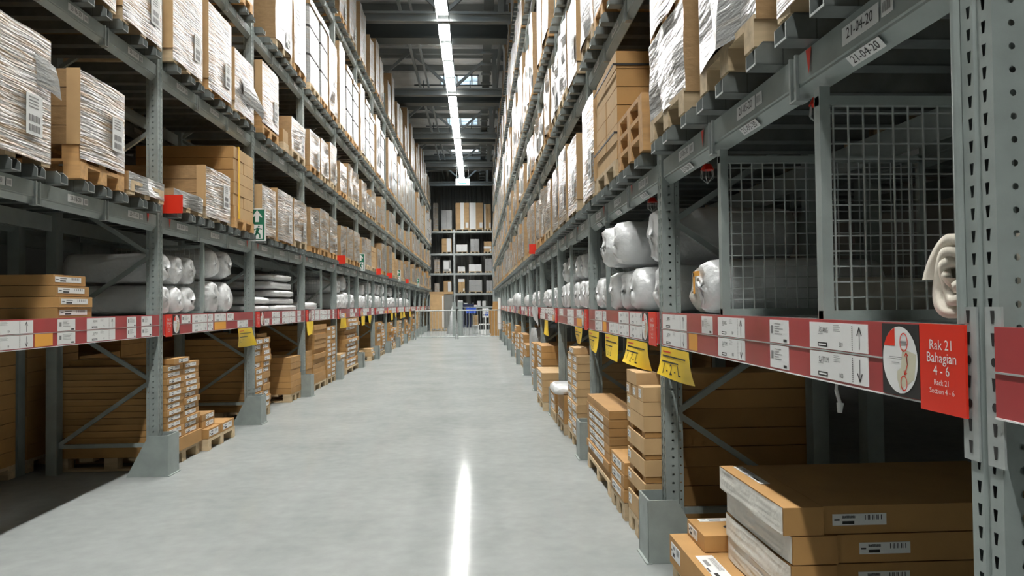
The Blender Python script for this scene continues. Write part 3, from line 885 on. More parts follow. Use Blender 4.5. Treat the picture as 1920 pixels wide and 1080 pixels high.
# left row, second shelf from the floor up
run(-1, 0, [(4.13, 4.98, 3.27, 'wrap'), (5.33, 6.0, 3.20, 'wrap', dict(pal=2, wood=WOOD)), (6.06, 6.74, 2.60, 'low'),
            (6.93, 7.66, 2.60, 'low'), (7.75, 8.52, 2.97, 'wrap'), (8.66, 9.42, 3.37, 'plain', dict(wood=WOOD)),
            (9.75, 10.42, 3.10, 'wrap'), (10.51, 11.38, 3.17, 'wrap'), (11.45, 12.30, 3.16, 'tall'), (12.56, 13.25, 3.17, 'tall'), (13.34, 14.10, 3.25, 'tall'), (14.20, 14.95, 3.21, 'wrap'),
            (15.34, 16.0, 3.16, 'tall'), (16.08, 16.9, 3.21, 'tall'), (17.0, 17.8, 3.22, 'tall')],
    14, (3.0, 3.42), ['tall', 'tall', 'wrap', 'white', 'plain'])
run(-1, 1, [(4.15, 4.75, 4.5, 'wrap'), (5.0, 5.86, 4.3, 'wrap'), (5.96, 6.70, 4.45, 'wrap'), (6.93, 7.68, 4.71, 'wrap'), (7.84, 8.58, 4.73, 'wrap'), (8.68, 9.42, 4.53, 'wrap'),
            (9.78, 10.6, 4.75, 'wrap', dict(pal=2, wood=WOOD)), (10.85, 11.15, 4.10, 'plain'), (11.32, 12.22, 4.40, 'tall'), (12.56, 13.38, 4.50, 'tall'), (13.46, 14.14, 4.55, 'tall'), (14.3, 14.95, 4.66, 'tall'),
            (15.32, 16.1, 4.50, 'tall'), (16.25, 16.86, 4.62, 'tall')],
    14, (4.3, 4.75), ['tall', 'tall', 'wrap', 'white'])
run(-1, 2, [(6.95, 7.7, 6.3, 'white'), (7.9, 8.6, 6.6, 'white'), (8.7, 9.4, 6.0, 'wrap'), (10.45, 11.38, 6.75, 'white'), (11.5, 12.3, 6.9, 'white'), (12.56, 13.4, 6.75, 'strap'), (13.46, 14.16, 6.77, 'strap'), (14.25, 15.05, 6.72, 'tall'),
            (15.32, 16.0, 7.0, 'tall'), (16.1, 16.9, 6.75, 'strap'), (17.0, 17.8, 6.70, 'strap'), (18.1, 18.8, 6.95, 'tall'), (18.9, 19.6, 6.78, 'strap')],
    14, (6.55, 7.05), ['strap', 'tall', 'white', 'white'])
run(-1, 3, [(15.4, 16.2, 8.9, 'wrap'), (16.6, 17.5, 9.0, 'wrap'), (18.1, 19.1, 8.98, 'tall'), (19.75, 20.6, 8.77, 'tall')],
    14, (8.6, 9.85), ['tall', 'tall', 'wrap', 'white'], (.1, .5))
# right row
run(1, 0, [(1.66, 2.42, 3.2, 'wrap'), (2.61, 3.28, 3.5, 'white'), (3.52, 4.24, 2.98, 'white'), (5.29, 6.18, 3.33, 'plain'), (6.26, 6.96, 3.32, 'wrap'),
           (7.36, 8.12, 3.21, 'wrap'), (8.24, 9.0, 3.29, 'wrap'), (9.06, 9.78, 3.2, 'wrap')],
    16, (3.0, 3.42), ['tall', 'tall', 'wrap', 'white'])
run(1, 1, [(1.7, 2.5, 4.7, 'wrap'), (2.7, 3.5, 4.9, 'wrap'), (3.6, 4.25, 4.7, 'wrap'), (4.5, 5.25, 4.8, 'white'), (5.4, 6.2, 4.75, 'white'), (6.25, 6.95, 4.8, 'white'), (7.25, 8.0, 4.65, 'wrap'), (8.1, 8.9, 4.75, 'white'), (8.95, 9.7, 4.6, 'white')],
    16, (4.4, 4.85), ['tall', 'white', 'white'])
run(1, 2, [(1.8, 2.6, 6.5, 'white'), (2.8, 3.6, 6.6, 'wrap')], 16, (6.2, 7.0), ['white', 'white', 'tall'])
run(1, 3, [(1.8, 2.6, 8.5, 'white')], 16, (8.2, 8.85), ['white', 'tall'])
run(1, 4, [(4.6, 5.4, 10.2, 'white')], 16, (9.9, 10.7), ['white', 'tall'], (.1, .5))
# second load stacked on the third of the right row's first pallet level
pallet_load(1, 0, 0, 'upper', 3.56, 4.20, 3.55, 'wrap', near=True, zbase=2.985, lab='film-wrapped load stacked on another above the 21-05-20 label, right row')
# stacked empty pallets at the near side of the tall strapped load
t = thing('empty_pallet_stack', 'orange empty wooden pallets stacked beside the tall strapped carton load, right row', 'pallet', (1.5, 4.9, LEV[1][0] + BT))
m = MB(); z = LEV[1][0] + BT + .002
for q in range(3): z += add_pallet(m, 1, 1.02, 4.42 + .01 * q, .78, z, WOOD)
m.build('pallets', t)
# yellow strap round one brown load and straps round the tall one
m = MB(); m.box(-2.795, -2.789, 8.78, 8.83, 2.53, 3.38, STRAPY); m.box(-3.9, -2.79, 8.78, 8.83, 3.37, 3.376, STRAPY)
tag(m.build('yellow_strap'), 'yellow strap running down the brown carton load, left row near the exit sign', 'strap')
for zz in (2.72, 3.22):
    m = MB(); m.box(1.012, 2.15, 5.283, 5.289, zz, zz + .015, BLACK); m.box(1.006, 1.012, 5.283, 6.19, zz, zz + .015, BLACK)
    tag(m.build('black_strap'), '%s black strap round the tall brown carton load, right row' % ('lower' if zz < 3 else 'upper'), 'strap')

# ------------------------------------------------------------------ signs on the racks
class ScaledFace(Face):
    def P(s, u, v, n=0): return Face.P(s, u * .677, v * .677, n)

def exit_sign(y, i, z0=2.40, sc=1.):
    x = XF[-1] + .072
    t = thing('exit_sign', 'green and white running man exit sign on the left row, %s from the camera' % ORD[i], 'exit sign', (x, y, z0), 'exit signs along the left row')
    m = MB(); hw, H = .105, .42; 
    # board stands across the aisle, facing the camera
    m.box(x - hw, x + hw, y, y + .012, z0, z0 + H, WHITE)
    F = ScaledFace(m, 0, x, y, z0)
    F.rect(-.135, .135, .02, .60, GREEN, .001)
    F.poly([(0, .585), (-.09, .47), (-.09, .44), (-.035, .48), (-.035, .36), (.035, .36), (.035, .48), (.09, .44), (.09, .47)], WHITE, .002)
    F.rect(-.10, .10, .04, .31, WHITE, .002)
    F.ell(.03, .275, .018, .018, GREEN, .003, k=12)
    for a in ((.02, .25, -.01, .16, .05), (.0, .24, -.06, .21, .02), (.02, .24, .09, .22, .02), (-.01, .17, .05, .12, .03), (.05, .12, .05, .05, .025), (-.01, .16, -.04, .09, .03), (-.04, .09, -.1, .09, .025)):
        F.line(a[0], a[1], a[2], a[3], a[4], GREEN, .003)
    m.build('board', t)
    m = MB(); m.box(x - .10, x - .075, y + .012, y + .022, z0 + .1, z0 + .2, STEEL); m.build('bracket', t)
for i, (y, z0) in enumerate(tuple((py(-1, k) - .023, 2.335) for k in (1, 4, 7, 10))): exit_sign(y, i, z0)
for i, (k, s) in enumerate(((0, -1), (3, -1), (5, -1), (6, -1), (8, -1), (4, 1))):
    y = py(s, k) + .101; z = 2.36; x = XF[s] - s * .09
    m = MB(); m.box(x - .09, x + .09, y, y + .008, z, z + .17, RED); m.box(x + s * .06, x + s * .09, y + .008, y + .014, z + .03, z + .12, STEEL)
    tag(m.build('red_marker', None, (x, y, z)), 'small red square plate on a %s row post, %s' % (SIDE[s], (ORD[i] + ' from the camera') if s == -1 else 'the only one there'), 'marker plate', 'red marker plates')

def sprinkler(x, y, z, i):
    t = thing('caged_sprinkler', 'red sprinkler head in a wire cage under the right row beam, %s from the camera' % ORD[i], 'sprinkler', (x, y, z), 'caged sprinklers under the right row')
    m = MB(); m.cyl((x, y, z + .04), (x, y, z + .07), .035, RED, 14, .02); m.build('cap', t)
    m = MB()
    for a in range(6):
        c, sn = math.cos(a * 1.047), math.sin(a * 1.047)
        m.bar((x + .03 * c, y + .03 * sn, z + .04), (x + .035 * c, y + .035 * sn, z), .003, .003, GALV); m.bar((x + .035 * c, y + .035 * sn, z), (x, y, z - .03), .003, .003, GALV)
    m.build('cage', t)
    m = MB(); m.cyl((x, y, z + .05), (x, y, z + .11), .01, GALV, 8); m.build('drop_pipe', t)
sprinkler(1.20, 2.50, 2.13, 0); sprinkler(1.20, 3.75, 2.13, 1); sprinkler(1.20, 4.95, 2.13, 2)

# hanging yellow notices
def notice(s, y0, y1, zt, zb, lab, text=None, curl=.03, sk=0.):
    x = XF[s] - s * .018; zt -= .012
    m = MB(); m.smooth = True
    na, nb = 6, 6; vs = []
    for i in range(na + 1):
        for j in range(nb + 1):
            a, b_ = i / na, j / nb
            vs.append((x - s * (.004 + curl * (b_ ** 2) * math.sin(1 + a * 3 + y0)), y0 + (y1 - y0) * a + sk * b_, zt + (zb - zt) * b_ + .01 * math.sin(a * 4 + y0) * b_))
    m.add(vs, [[i * (nb + 1) + j, (i + 1) * (nb + 1) + j, (i + 1) * (nb + 1) + j + 1, i * (nb + 1) + j + 1] for i in range(na) for j in range(nb)], YELLOW)
    t = thing('yellow_notice', lab, 'notice', (x, (y0 + y1) / 2, zb), 'yellow paper notices hanging from the price strips')
    m.build('sheet', t)
    if text is not None:
        m = MB(); F = Face(m, s, x - s * .006, (y0 + y1) / 2, (zt + zb) / 2); wd = abs(y1 - y0); h = zt - zb
        vs, fs = text_geo('1 - 2 - L'); 
        def bend(u, v):
            b_ = (zt - (F.o[2] + v)) / h; yy = F.P(u, v)[1]; a = (yy - y0) / (y1 - y0)
            return (x - s * (.0065 + curl * (b_ ** 2) * math.sin(1 + a * 3 + y0)), yy + sk * b_, F.o[2] + v)
        m.add([bend(v[0] * .09 * min(1, wd / .45) - wd * .1, v[1] * .085 - h * .22) for v in vs], fs, BLACK)
        for q, (uw, vv) in enumerate(((.30, .36), (.80, .22), (.55, .03))):
            a0 = -wd * .42; n = 6
            for e in range(n):
                u0 = a0 + wd * uw * e / n; u1 = a0 + wd * uw * (e + 1) / n
                m.add([bend(u0, h * vv - .004), bend(u1, h * vv - .004), bend(u1, h * vv + .004), bend(u0, h * vv + .004)], [[0, 1, 2, 3]], RED if q == 0 else BLACK)
        m.build('writing', t)
notice(1, 3.72, 4.28, 1.242, 1.062, 'large yellow paper notice hanging at the second right upright, nearest on the right', True)
notice(1, 4.64, 5.28, 1.242, 1.06, 'yellow paper notice with a folded corner, second nearest on the right', True, .05)
notice(1, 5.60, 6.18, 1.242, 1.04, 'yellow paper notice with a torn lower edge, third on the right', True)
notice(1, 6.50, 7.10, 1.242, 1.04, 'yellow paper notice beside the third right upright, fourth on the right', True)
notice(1, 7.54, 8.10, 1.242, 1.055, 'yellow paper notice hanging above the tall carton column, fifth on the right', True)
notice(1, 11.2, 11.75, 1.242, 1.0, 'small-looking yellow paper notice farthest along the right price strips', None)
notice(-1, 8.95, 9.50, 1.242, 1.0, 'yellow paper notice tilted beside the third left upright, nearest on the left', True, .08, .12)
for i, (a, b_) in enumerate(((12.5, 13.02), (15.6, 16.2), (18.35, 18.95), (19.5, 20.1), (24.6, 25.2), (25.8, 26.3), (27.6, 28.2), (28.5, 29.3), (31.2, 32.0))):
    notice(-1, a, b_, 1.242, 1.0 + .02 * (i % 2), 'yellow paper notice on the left price strips, %s from the camera' % ORD[i + 1])

# ------------------------------------------------------------------ mesh partitions on the display shelf
def partition(s, y, lab, x1=.96, ztop=2.15, big=True):
    x = XF[s] + s * .01
    t = thing('mesh_partition', lab, 'mesh partition', (x, y, ZS), 'wire mesh partitions on the display shelves')
    m = MB(); fr = .03
    m.box(x, x + s * .035, y - .02, y + .02, ZS + .002, 2.18, STEEL)
    m.box(x + s * x1, x + s * (x1 - .03), y - .015, y + .015, ZS + .002, ztop, STEEL)
    m.box(x, x + s * x1, y - .015, y + .015, ztop - .03, ztop, STEEL); m.box(x, x + s * x1, y - .015, y + .015, ZS + .002, ZS + .035, STEEL)
    m.build('frame', t)
    m = MB(); u = .05
    while u < x1 - .04: m.box(x + s * u, x + s * (u + .0045), y - .005, y, ZS + .03, ztop - .03, GALV); u += .05
    z = ZS + .075
    while z < ztop - .04: m.box(x + s * .03, x + s * (x1 - .03), y, y + .0045, z, z + .0045, GALV); z += .05
    m.build('wire_grid', t)
partition(1, 2.33, 'steel framed wire mesh partition nearest the camera on the right display shelf')
partition(1, 3.30, 'steel framed wire mesh partition behind the nearest one, beside the white bagged roll')
partition(1, 6.27, 'wire mesh partition behind the large white rolls, right row, second bay')
partition(1, 8.7, 'wire mesh partition in the third bay of the right display shelf')
partition(1, 10.9, 'wire mesh partition in the fourth bay of the right display shelf')
partition(-1, 7.95, 'wire mesh partition between the roll stacks, left display shelf')
for i, y in enumerate((13.9, 16.9, 19.8, 22.6, 27.5, 30.1)):
    partition(-1, y, 'wire mesh partition on the left display shelf, %s from the camera' % ORD[i + 1])
for i, y in enumerate((13.8, 16.5, 19.3, 22.1)):
    partition(1, y, 'wire mesh partition on the right display shelf, %s from the camera' % ORD[i + 5])
t_pole = MB(); t_pole.cyl((1.099, 1.617, 1.431), (1.099, 1.617, 2.32), .012, STEEL, 12)
tag(t_pole.build('steel_tube'), 'slim rounded steel tube standing just behind the nearest right post', 'tube')

# ------------------------------------------------------------------ rolls and soft goods
def roll_mesh(name, r, L, mt, seed, squash=1., spiral=False, ax='x', amp=.075):
    """wrapped roll lying along x, resting on z=0, aisle end at x=0 going to +x"""
    m = MB(); m.smooth = True; n = 26; vs = []
    st = [(0, .05), (.004, .45), (.012, .75), (.04, .93)] + [(.10 + (L - .2) * i / 8, 1.0) for i in range(9)] + [(L - .04, .93), (L, .5)]
    for (xx, f) in st:
        for i in range(n):
            a = 2 * math.pi * i / n
            d = 1 + amp * noise.noise(Vector((math.cos(a) * 1.6 + seed, math.sin(a) * 1.6, xx * 5))) + amp * .4 * noise.noise(Vector((math.cos(a) * 5 + seed, math.sin(a) * 5, xx * 14)))
            rr_ = r * f * d
            vs.append((xx - (.03 * noise.noise(Vector((a, f * 3, seed))) if xx < .05 else 0), rr_ * math.cos(a), max(0, r * squash + rr_ * squash * math.sin(a))))
    k = len(st)
    m.add(vs, [[i * n + j, i * n + (j + 1) % n, (i + 1) * n + (j + 1) % n, (i + 1) * n + j] for i in range(k - 1) for j in range(n)] + [list(range(n)), list(range((k - 1) * n, k * n))[::-1]], mt)
    return m.build(name, mesh_only=True)
RM = {}
def roll(s, y, z, r, lab, L=.92, mt=None, seed=None, x=None, grp='wrapped rolls on the display shelves', squash=1., name='bagged_roll', cat='roll'):
    mt = mt or BAG; seed = seed if seed is not None else R.randint(0, 3)
    key = (round(r, 2), seed, mt.name, L, squash)
    if key not in RM: RM[key] = roll_mesh('bagged_roll', r, L, mt, seed * 3.7, squash)
    o = place(name, RM[key], None, (XF[s] + s * .03 if x is None else x, y, z))
    if s == -1: o.rotation_euler = (0, 0, math.pi)
    return tag(o, lab, cat, grp)
ZD = ZS + .002
# right, first bay
roll(1, 3.66, ZD, .14, 'white bagged roll with an orange tag standing out beside the second right upright', seed=0)
m = MB(); m.box(1.118, 1.122, 3.66, 3.76, 1.62, 1.645, ORANGE); m.box(1.118, 1.122, 3.74, 3.76, 1.53, 1.64, ORANGE); tag(m.build('orange_tag'), 'orange curved tag on the bagged roll, right display shelf', 'tag')
roll(1, 3.02, ZD, .08, 'thin beige roll lying behind the nearest mesh partition, right display shelf', mt=FOAM, seed=1, x=1.45, L=.6)
roll(1, 4.03, ZD, .13, 'grey padded roll lying at the second right upright behind the bagged roll', mt=FOAM, seed=2, x=1.2, L=.8)
# near cream coil with a visible spiral
def coil(x, y, z, r):
    t = thing('rolled_mattress', 'cream rolled mattress with spiral end beside the nearest right post', 'mattress', (x, y, z))
    m = MB(); m.smooth = True; T = []; turns = 3.2; n = 110
    for i in range(n + 1):
        a = 2 * math.pi * turns * i / n; rad = r - (r * .8) * i / n
        T.append((a, rad))
    vs = []; th = .022
    for a, rad in T:
        wob = 1 + .035 * math.sin(a * 1.3 + 1)
        for q in (0, 1):
            for xx in (0, .75):
                rd = (rad - q * th) * wob
                vs.append((x + xx + (.010 * math.sin(a * 2.2) if xx == 0 else 0), y + rd * math.cos(a), z + r + rd * math.sin(a)))
    fs = []
    for i in range(n):
        b0 = i * 4; b1 = b0 + 4
        fs += [[b0, b1, b1 + 1, b0 + 1], [b0 + 2, b0 + 3, b1 + 3, b1 + 2], [b0, b0 + 2, b1 + 2, b1], [b0 + 1, b1 + 1, b1 + 3, b0 + 3]]
    m.add(vs, fs, CREAM); m.build('spiral_body', t)
coil(1.14, 1.715, ZD, .115)
# right, second bay
roll(1, 4.59, ZD, .15, 'white bagged roll lying lowest just behind the second right upright', seed=2)
roll(1, 5.10, ZD, .155, 'white bagged roll of the lower row, nearest with its body in view, second right bay', seed=1, x=1.08)
roll(1, 5.46, ZD, .155, 'white bagged roll of the lower row, second before the mesh partition', seed=3, x=1.09)
roll(1, 5.82, ZD, .155, 'white bagged roll of the lower row, directly before the mesh partition', seed=0, x=1.07)
roll(1, 6.50, ZD, .15, 'white bagged roll just beyond the mesh partition, second right bay', seed=2)
roll(1, 6.88, ZD, .15, 'white bagged roll against the third right upright, second right bay', seed=1)
roll(1, 5.40, ZD + .345, .16, 'big white bagged roll on the lower rolls, nearer of two, second right bay', seed=2, x=1.02)
roll(1, 5.76, ZD + .345, .16, 'big white bagged roll on the lower rolls, farther of two, second right bay', seed=3, x=1.0)
roll(1, 4.70, ZD + .315, .18, 'fat white bagged roll raised just behind the second right upright', seed=0)
# right, third bay on
PARTS = {-1: (7.95, 13.9, 16.9, 19.8, 22.6, 27.5, 30.1), 1: (2.33, 3.3, 6.27, 8.7, 10.9, 13.8, 16.5, 19.3, 22.1)}
def bag_row(s, y0, y1, rmin, rmax, rows, word, seed):
    rg = random.Random(seed); y = y0; i = 0
    while y < y1:
        r = round(rg.uniform(rmin, rmax), 2)
        if math.floor((y - Y0[s]) / BAY) != math.floor((y + 2 * r - Y0[s]) / BAY) or (y - Y0[s]) % BAY < .11:
            y = py(s, math.floor((y + 2 * r - Y0[s]) / BAY)) + .12
        if any(abs(y + r - pp) < r + .04 for pp in PARTS[s]): y += .1; continue
        roll(s, y + r, ZD, r, '%s white bagged roll of the lower row %s' % (ORD[i % 20], word), seed=rg.randint(0, 3))
        if rg.random() < rows: roll(s, y + r, ZD + 2.13 * r, r * .88, 'bagged roll lying on the %s lower roll %s' % (ORD[i % 20], word), seed=rg.randint(0, 3), x=XF[s] + s * (.03 + rg.uniform(0, .05)))
        y += 2 * r * 1.10; i += 1
bag_row(1, 7.24, 9.75, .15, .17, .9, 'in the third right bay', 3)
bag_row(1, 10.05, 14.9, .13, .16, 0., 'in right bays four to five', 4)
# left rolls
for j in range(3):
    for q in range(2):
        roll(-1, 7.065 + j * .305, ZD + q * .30, .138, 'white bagged roll, %s layer, %s behind the second left upright' % (('lower', 'upper')[q], ORD[j]), seed=(j + q * 2) % 4)
for j in range(2):
    for q in range(2):
        roll(-1, 8.36 + j * .44, ZD + q * .395, .16 if q else .18, 'fat white bagged roll, %s layer, %s before the third left upright' % (('lower', 'upper')[q], ('nearer', 'farther')[j]), seed=(j + q) % 4)
bag_row(-1, 15.4, 23.4, .15, .19, .55, 'in left bays five to seven', 8)
bag_row(-1, 23.8, 31.8, .16, .185, .4, 'in left bays eight to ten', 9)

def soft_pack(s, x0, x1, y0, y1, z0, z1, lab, seed, grp='folded bagged quilts on the left display shelf', mt=None, name='folded_pack', cat='packed bedding', nn=10):
    m = MB(); m.smooth = True; n1, n2 = nn, nn; vs = []
    lay = 5
    for l in range(lay + 1):
        for i in range(n1):
            a = 2 * math.pi * i / n1
        f = [.86, .98, 1, 1, .98, .84][l]
        ring = 20
        for i in range(ring):
            a = 2 * math.pi * i / ring; c, sn = math.cos(a), math.sin(a)
            e = .35; cx = abs(c) ** e * (1 if c > 0 else -1); cy = abs(sn) ** e * (1 if sn > 0 else -1)
            d = 1 + .05 * noise.noise(Vector((cx * 2 + seed, cy * 2, l)))
            vs.append(((x0 + x1) / 2 + (x1 - x0) / 2 * cx * f * d, (y0 + y1) / 2 + (y1 - y0) / 2 * cy * f * d, z0 + (z1 - z0) * l / lay + (.015 * noise.noise(Vector((cx * 3, cy * 3 + seed, l))) if 0 < l else 0)))
    ring = 20
    m.add(vs, [[l * ring + i, l * ring + (i + 1) % ring, (l + 1) * ring + (i + 1) % ring, (l + 1) * ring + i] for l in range(lay) for i in range(ring)] + [list(range(ring))[::-1], list(range(lay * ring, (lay + 1) * ring))], mt or BAG)
    cx_, cy_ = (x0 + x1) / 2, (y0 + y1) / 2
    o = m.build(name, None, org=(cx_, cy_, z0)); return tag(o, lab, cat, grp)
xl = XF[-1] - .02
zz = ZD
for q, h in enumerate((.095, .095, .10, .11, .10)):
    soft_pack(-1, xl - .85, xl - .02 * (q % 2), 10.75 - .1 * (q == 3), 12.2 - .08 * q, zz, zz + h, 'flat bagged quilt pack, %s from the bottom in the left third bay pile' % ORD[q], q); zz += h * 1.12
zz = ZD
for q, h in enumerate((.09, .10)):
    soft_pack(-1, xl - .85, xl, 9.78, 10.6, zz, zz + h, '%s flat bagged pack at the near side of the left quilt pile' % ('lower', 'upper')[q], q + 7); zz += h * 1.14
soft_pack(-1, xl - .8, xl, 12.6, 13.7, ZD, ZD + .14, 'low heap of white bagged goods in the left fourth bay', 12)
for i, (a, b_, h) in enumerate(((18.0, 18.2, 0),)): pass
# white packs hanging over the edge, right far
for i, (a, b_, h, dx) in enumerate(((15.6, 16.4, .26, -.06), (18.5, 19.2, .30, -.10), (19.4, 20.9, .36, -.10), (22.3, 23.7, .26, -.05), (24.1, 25.9, .25, -.05))):
    soft_pack(1, XF[1] + dx, XF[1] + .8, a, b_, ZD + .006, ZD + h, 'crumpled white bagged goods spilling forward, right row, %s heap from the camera' % ORD[i], 20 + i, 'white heaps on the far right shelf')
m = MB(); m.smooth = True
vs = []
for i in range(6):
    for j in range(6):
        vs.append((XF[1] - .040 - .008 * math.sin(i + j), 12.85 + i * .28, 1.44 - j * .07 * (1 - .12 * i) + .01 * math.sin(i * 2 + j)))
m.add(vs, [[i * 6 + j, (i + 1) * 6 + j, (i + 1) * 6 + j + 1, i * 6 + j + 1] for i in range(5) for j in range(5)], BAG)
tag(m.build('hanging_film'), 'white plastic film hanging over the price strip, right row fifth bay', 'plastic film')

# ------------------------------------------------------------------ cartons
def carton(x0, x1, y0, y1, z0, z1, lab, s=0, label=None, mt=None, top=None, grp=None, name='carton', seam=False, lid=False, rz=0., text=None):
    """label: list of (face, u0, u1, v0, v1) in fractions; face 'a' aisle, 'c' camera, 't' top"""
    mt = mt or CARTON
    cx, cy = (x0 + x1) / 2, (y0 + y1) / 2
    t = thing(name, lab, 'carton', (cx, cy, z0), grp)
    a, b_ = min(x0, x1), max(x0, x1)
    fm = {}
    m = MB(); bv = .003
    e = .0015
    m.box(a, b_, y0, y1, z0 + e, z1 - e, mt)
    if seam:
        # taped joint and lid edge
        m.box(a - .0006, b_ + .0006, y0 - .0006, y1 + .0006, z1 - .014, z1 - .0125, GREYINK if False else CARTON2)
    bx = m.build('box', t)
    for L_ in (label or []):
        f, u0, u1, v0, v1 = L_
        m = MB()
        if f == 'a':
            F = Face(m, s, (a if s == 1 else b_), (y1 if s == 1 else y0), z0); W, H = y1 - y0, z1 - z0
        elif f == 'c': F = Face(m, 0, a, y0, z0); W, H = b_ - a, z1 - z0
        else: F = Face(m, 2, a, y0, z1 - .001); W, H = b_ - a, y1 - y0
        u0 *= W; u1 *= W; v0 *= H; v1 *= H
        F.plate(u0, u1, v0, v1, WHITE, .0, .0016)
        du, dv = u1 - u0, v1 - v0
        F.rect(u0 + du * .18, u0 + du * .40, v0 + dv * .12, v0 + dv * .38, BLACK, .002); F.rect(u0 + du * .03, u0 + du * .13, v0 + dv * .42, v0 + dv * .56, BLACK, .002)
        for q in range(12):
            if q % 3 != 1: F.rect(u0 + du * (.60 + q * .027), u0 + du * (.615 + q * .027), v0 + dv * .45, v0 + dv * .9, BLACK, .002)
        F.rect(u0 + du * .18, u0 + du * .42, v0 + dv * .62, v0 + dv * .84, GREYINK, .002)
        if text and f != 't': F.text(text, (u0 + u1) / 2 - du * .22, v0 + dv * .73, dv * .34, BLACK, .0024, .7)
        m.build('label', bx)
    if rz:
        t.rotation_euler = (0, 0, rz)
    return t

def fit(s, y0, y1):
    for k in range(0, KMAX[s] + 1):
        p = py(s, k)
        if y0 < p + .124 and y1 > p + .124: y0 = p + .124
        if y1 > p - .14 and y0 < p - .14: y1 = p - .142
    return y0, y1

def floor_pallet(x0, y0, wd, s, lab, dp=1.1, z=0.002):
    t = thing('wooden_pallet', lab, 'pallet', (x0 + s * dp / 2, y0 + wd / 2, z), 'wooden pallets on the floor under the racks')
    m = MB(); add_pallet(m, s, x0, y0, wd, z, PALEWOOD, dp); m.build('boards', t); return z + .122

# --- right row, first bay
XR = 1.0
z = floor_pallet(1.02, 2.60, 1.28, 1, 'wooden pallet under the big labelled cartons, nearest on the right')
carton(1.0, 2.05, 2.62, 3.86, z, .27, 'wide flat carton with a label on top carrying the white-wrapped stack, right foreground', 1, [('t', .03, .11, .42, .72), ('a', .03, .16, .3, .8)], name='flat_carton')
carton(1.09, 1.50, 3.55, 3.96 - .12, .2715, .352, 'small shut carton with round hole on the flat carton, right foreground', 1, [('t', .12, .8, .80, .97), ('a', .1, .6, .2, .8)])
m = MB(); F = Face(m, 2, 1.25, 3.68, .3525); F.ell(0, 0, .022, .022, BLACK, .001); tag(m.build('hand_hole'), 'round dark hand hole in the small shut carton, right foreground', 'hole')
zz = .272
for q in range(4):
    xo = (.02, .012, .018, -.015)[q]; h = .108
    # narrow film-wrapped carton on the aisle side and wide carton behind it
    t = carton(1.16 + xo, 1.315 + xo + (.02 if q < 3 else 0), 2.74 + (.0 if q < 3 else .0), 3.47, zz, zz + h, 'white film-wrapped narrow carton, %s in the right foreground stack' % ('lowest', 'second from bottom', 'third from bottom', 'topmost')[q], 1,
               [('a', .05, .22, .2, .7)] + ([('t', .35, .62, .50, .95)] if q == 3 else []), name='wrapped_carton')
    m = MB(); m.smooth = True; rg = random.Random(q); film_front(m, 1, 1.158 + xo, 2.745, 3.465, zz + .003, zz + h - .003, SLEEVEFILM, rg, .006); m.build('film', t)
    carton(1.317 + xo + (.02 if q < 3 else 0), 2.35, 2.75 + (.002 if q == 3 else .0), 3.46, zz, zz + h, 'wide brown carton with barcode label, %s in the right foreground stack' % ('lowest', 'second from bottom', 'third from bottom', 'topmost')[q], 1,
           [('c', .035 + .05 * (q < 3), .235 + .05 * (q < 3), .30, .70)], name='wide_carton', text='SLATTUM'); zz += h + .0015
# brown carton wall seen behind the second right upright
zz = floor_pallet(1.22, 4.45, .42, 1, 'wooden pallet under the long cartons behind the second right upright', .95)
q = 0
hs = (.12, .12, .115, .12, .11, .12, .115, .10)
for q, h in enumerate(hs):
    carton(1.23 + .005 * (q % 2), 2.12, 4.455 + .006 * (q % 3), 4.86, zz, zz + h, 'long plain carton, %s from the floor in the dark stack behind the second right upright' % ORD[q], 1, name='long_carton', grp='long cartons in the dark right stack'); zz += h + .001
# criss-cross open stack on the aisle side
zz = floor_pallet(1.0, 4.43, .49, 1, 'wooden pallet under the criss-cross cartons, right row second bay', .2)
lay = [('L', .13), ('X', .05), ('L', .085), ('X', .04), ('L', .10), ('X', .03), ('L', .10), ('X', .035), ('L', .095), ('L', .085)]
i = 0
for ty, h in lay:
    if ty == 'L':
        carton(XR, 1.20, 4.43, 4.92, zz, zz + h, 'long carton with small white mark, %s in the criss-cross stack from below' % ORD[i], 1, [('a', .04, .20, .35, .8)], CARTON2, name='long_carton'); i += 1
    else:
        carton(XR + .01, 1.19, 4.78, 4.90, zz, zz + h, 'short crosswise carton, %s from the floor at the far end of the criss-cross stack' % ORD[i], 1, name='short_carton')
        carton(XR + .01, 1.19, 4.44, 4.53, zz, zz + h, 'short crosswise carton, %s from the floor at the near end of the criss-cross stack' % ORD[i], 1, name='short_carton')
    zz += h + .001
carton(XR, 1.19, 4.435, 4.57, zz, zz + .09, 'small labelled carton nearest on top of the criss-cross stack', 1, [('a', .1, .6, .2, .8)], CARTON2)
carton(XR, 1.19, 4.60, 4.74, zz, zz + .075, 'small labelled carton in the middle on top of the criss-cross stack', 1, [('a', .1, .6, .2, .8)], CARTON2)
carton(XR, 1.19, 4.80, 4.93, zz, zz + .075, 'small labelled carton farthest on top of the criss-cross stack', 1, [('a', .1, .6, .2, .8)], CARTON2)
carton(XR, 1.19, 4.62, 4.92, zz + .077, zz + .16, 'shoebox-like carton crowning the criss-cross stack under the yellow notice', 1, None, CARTON2)

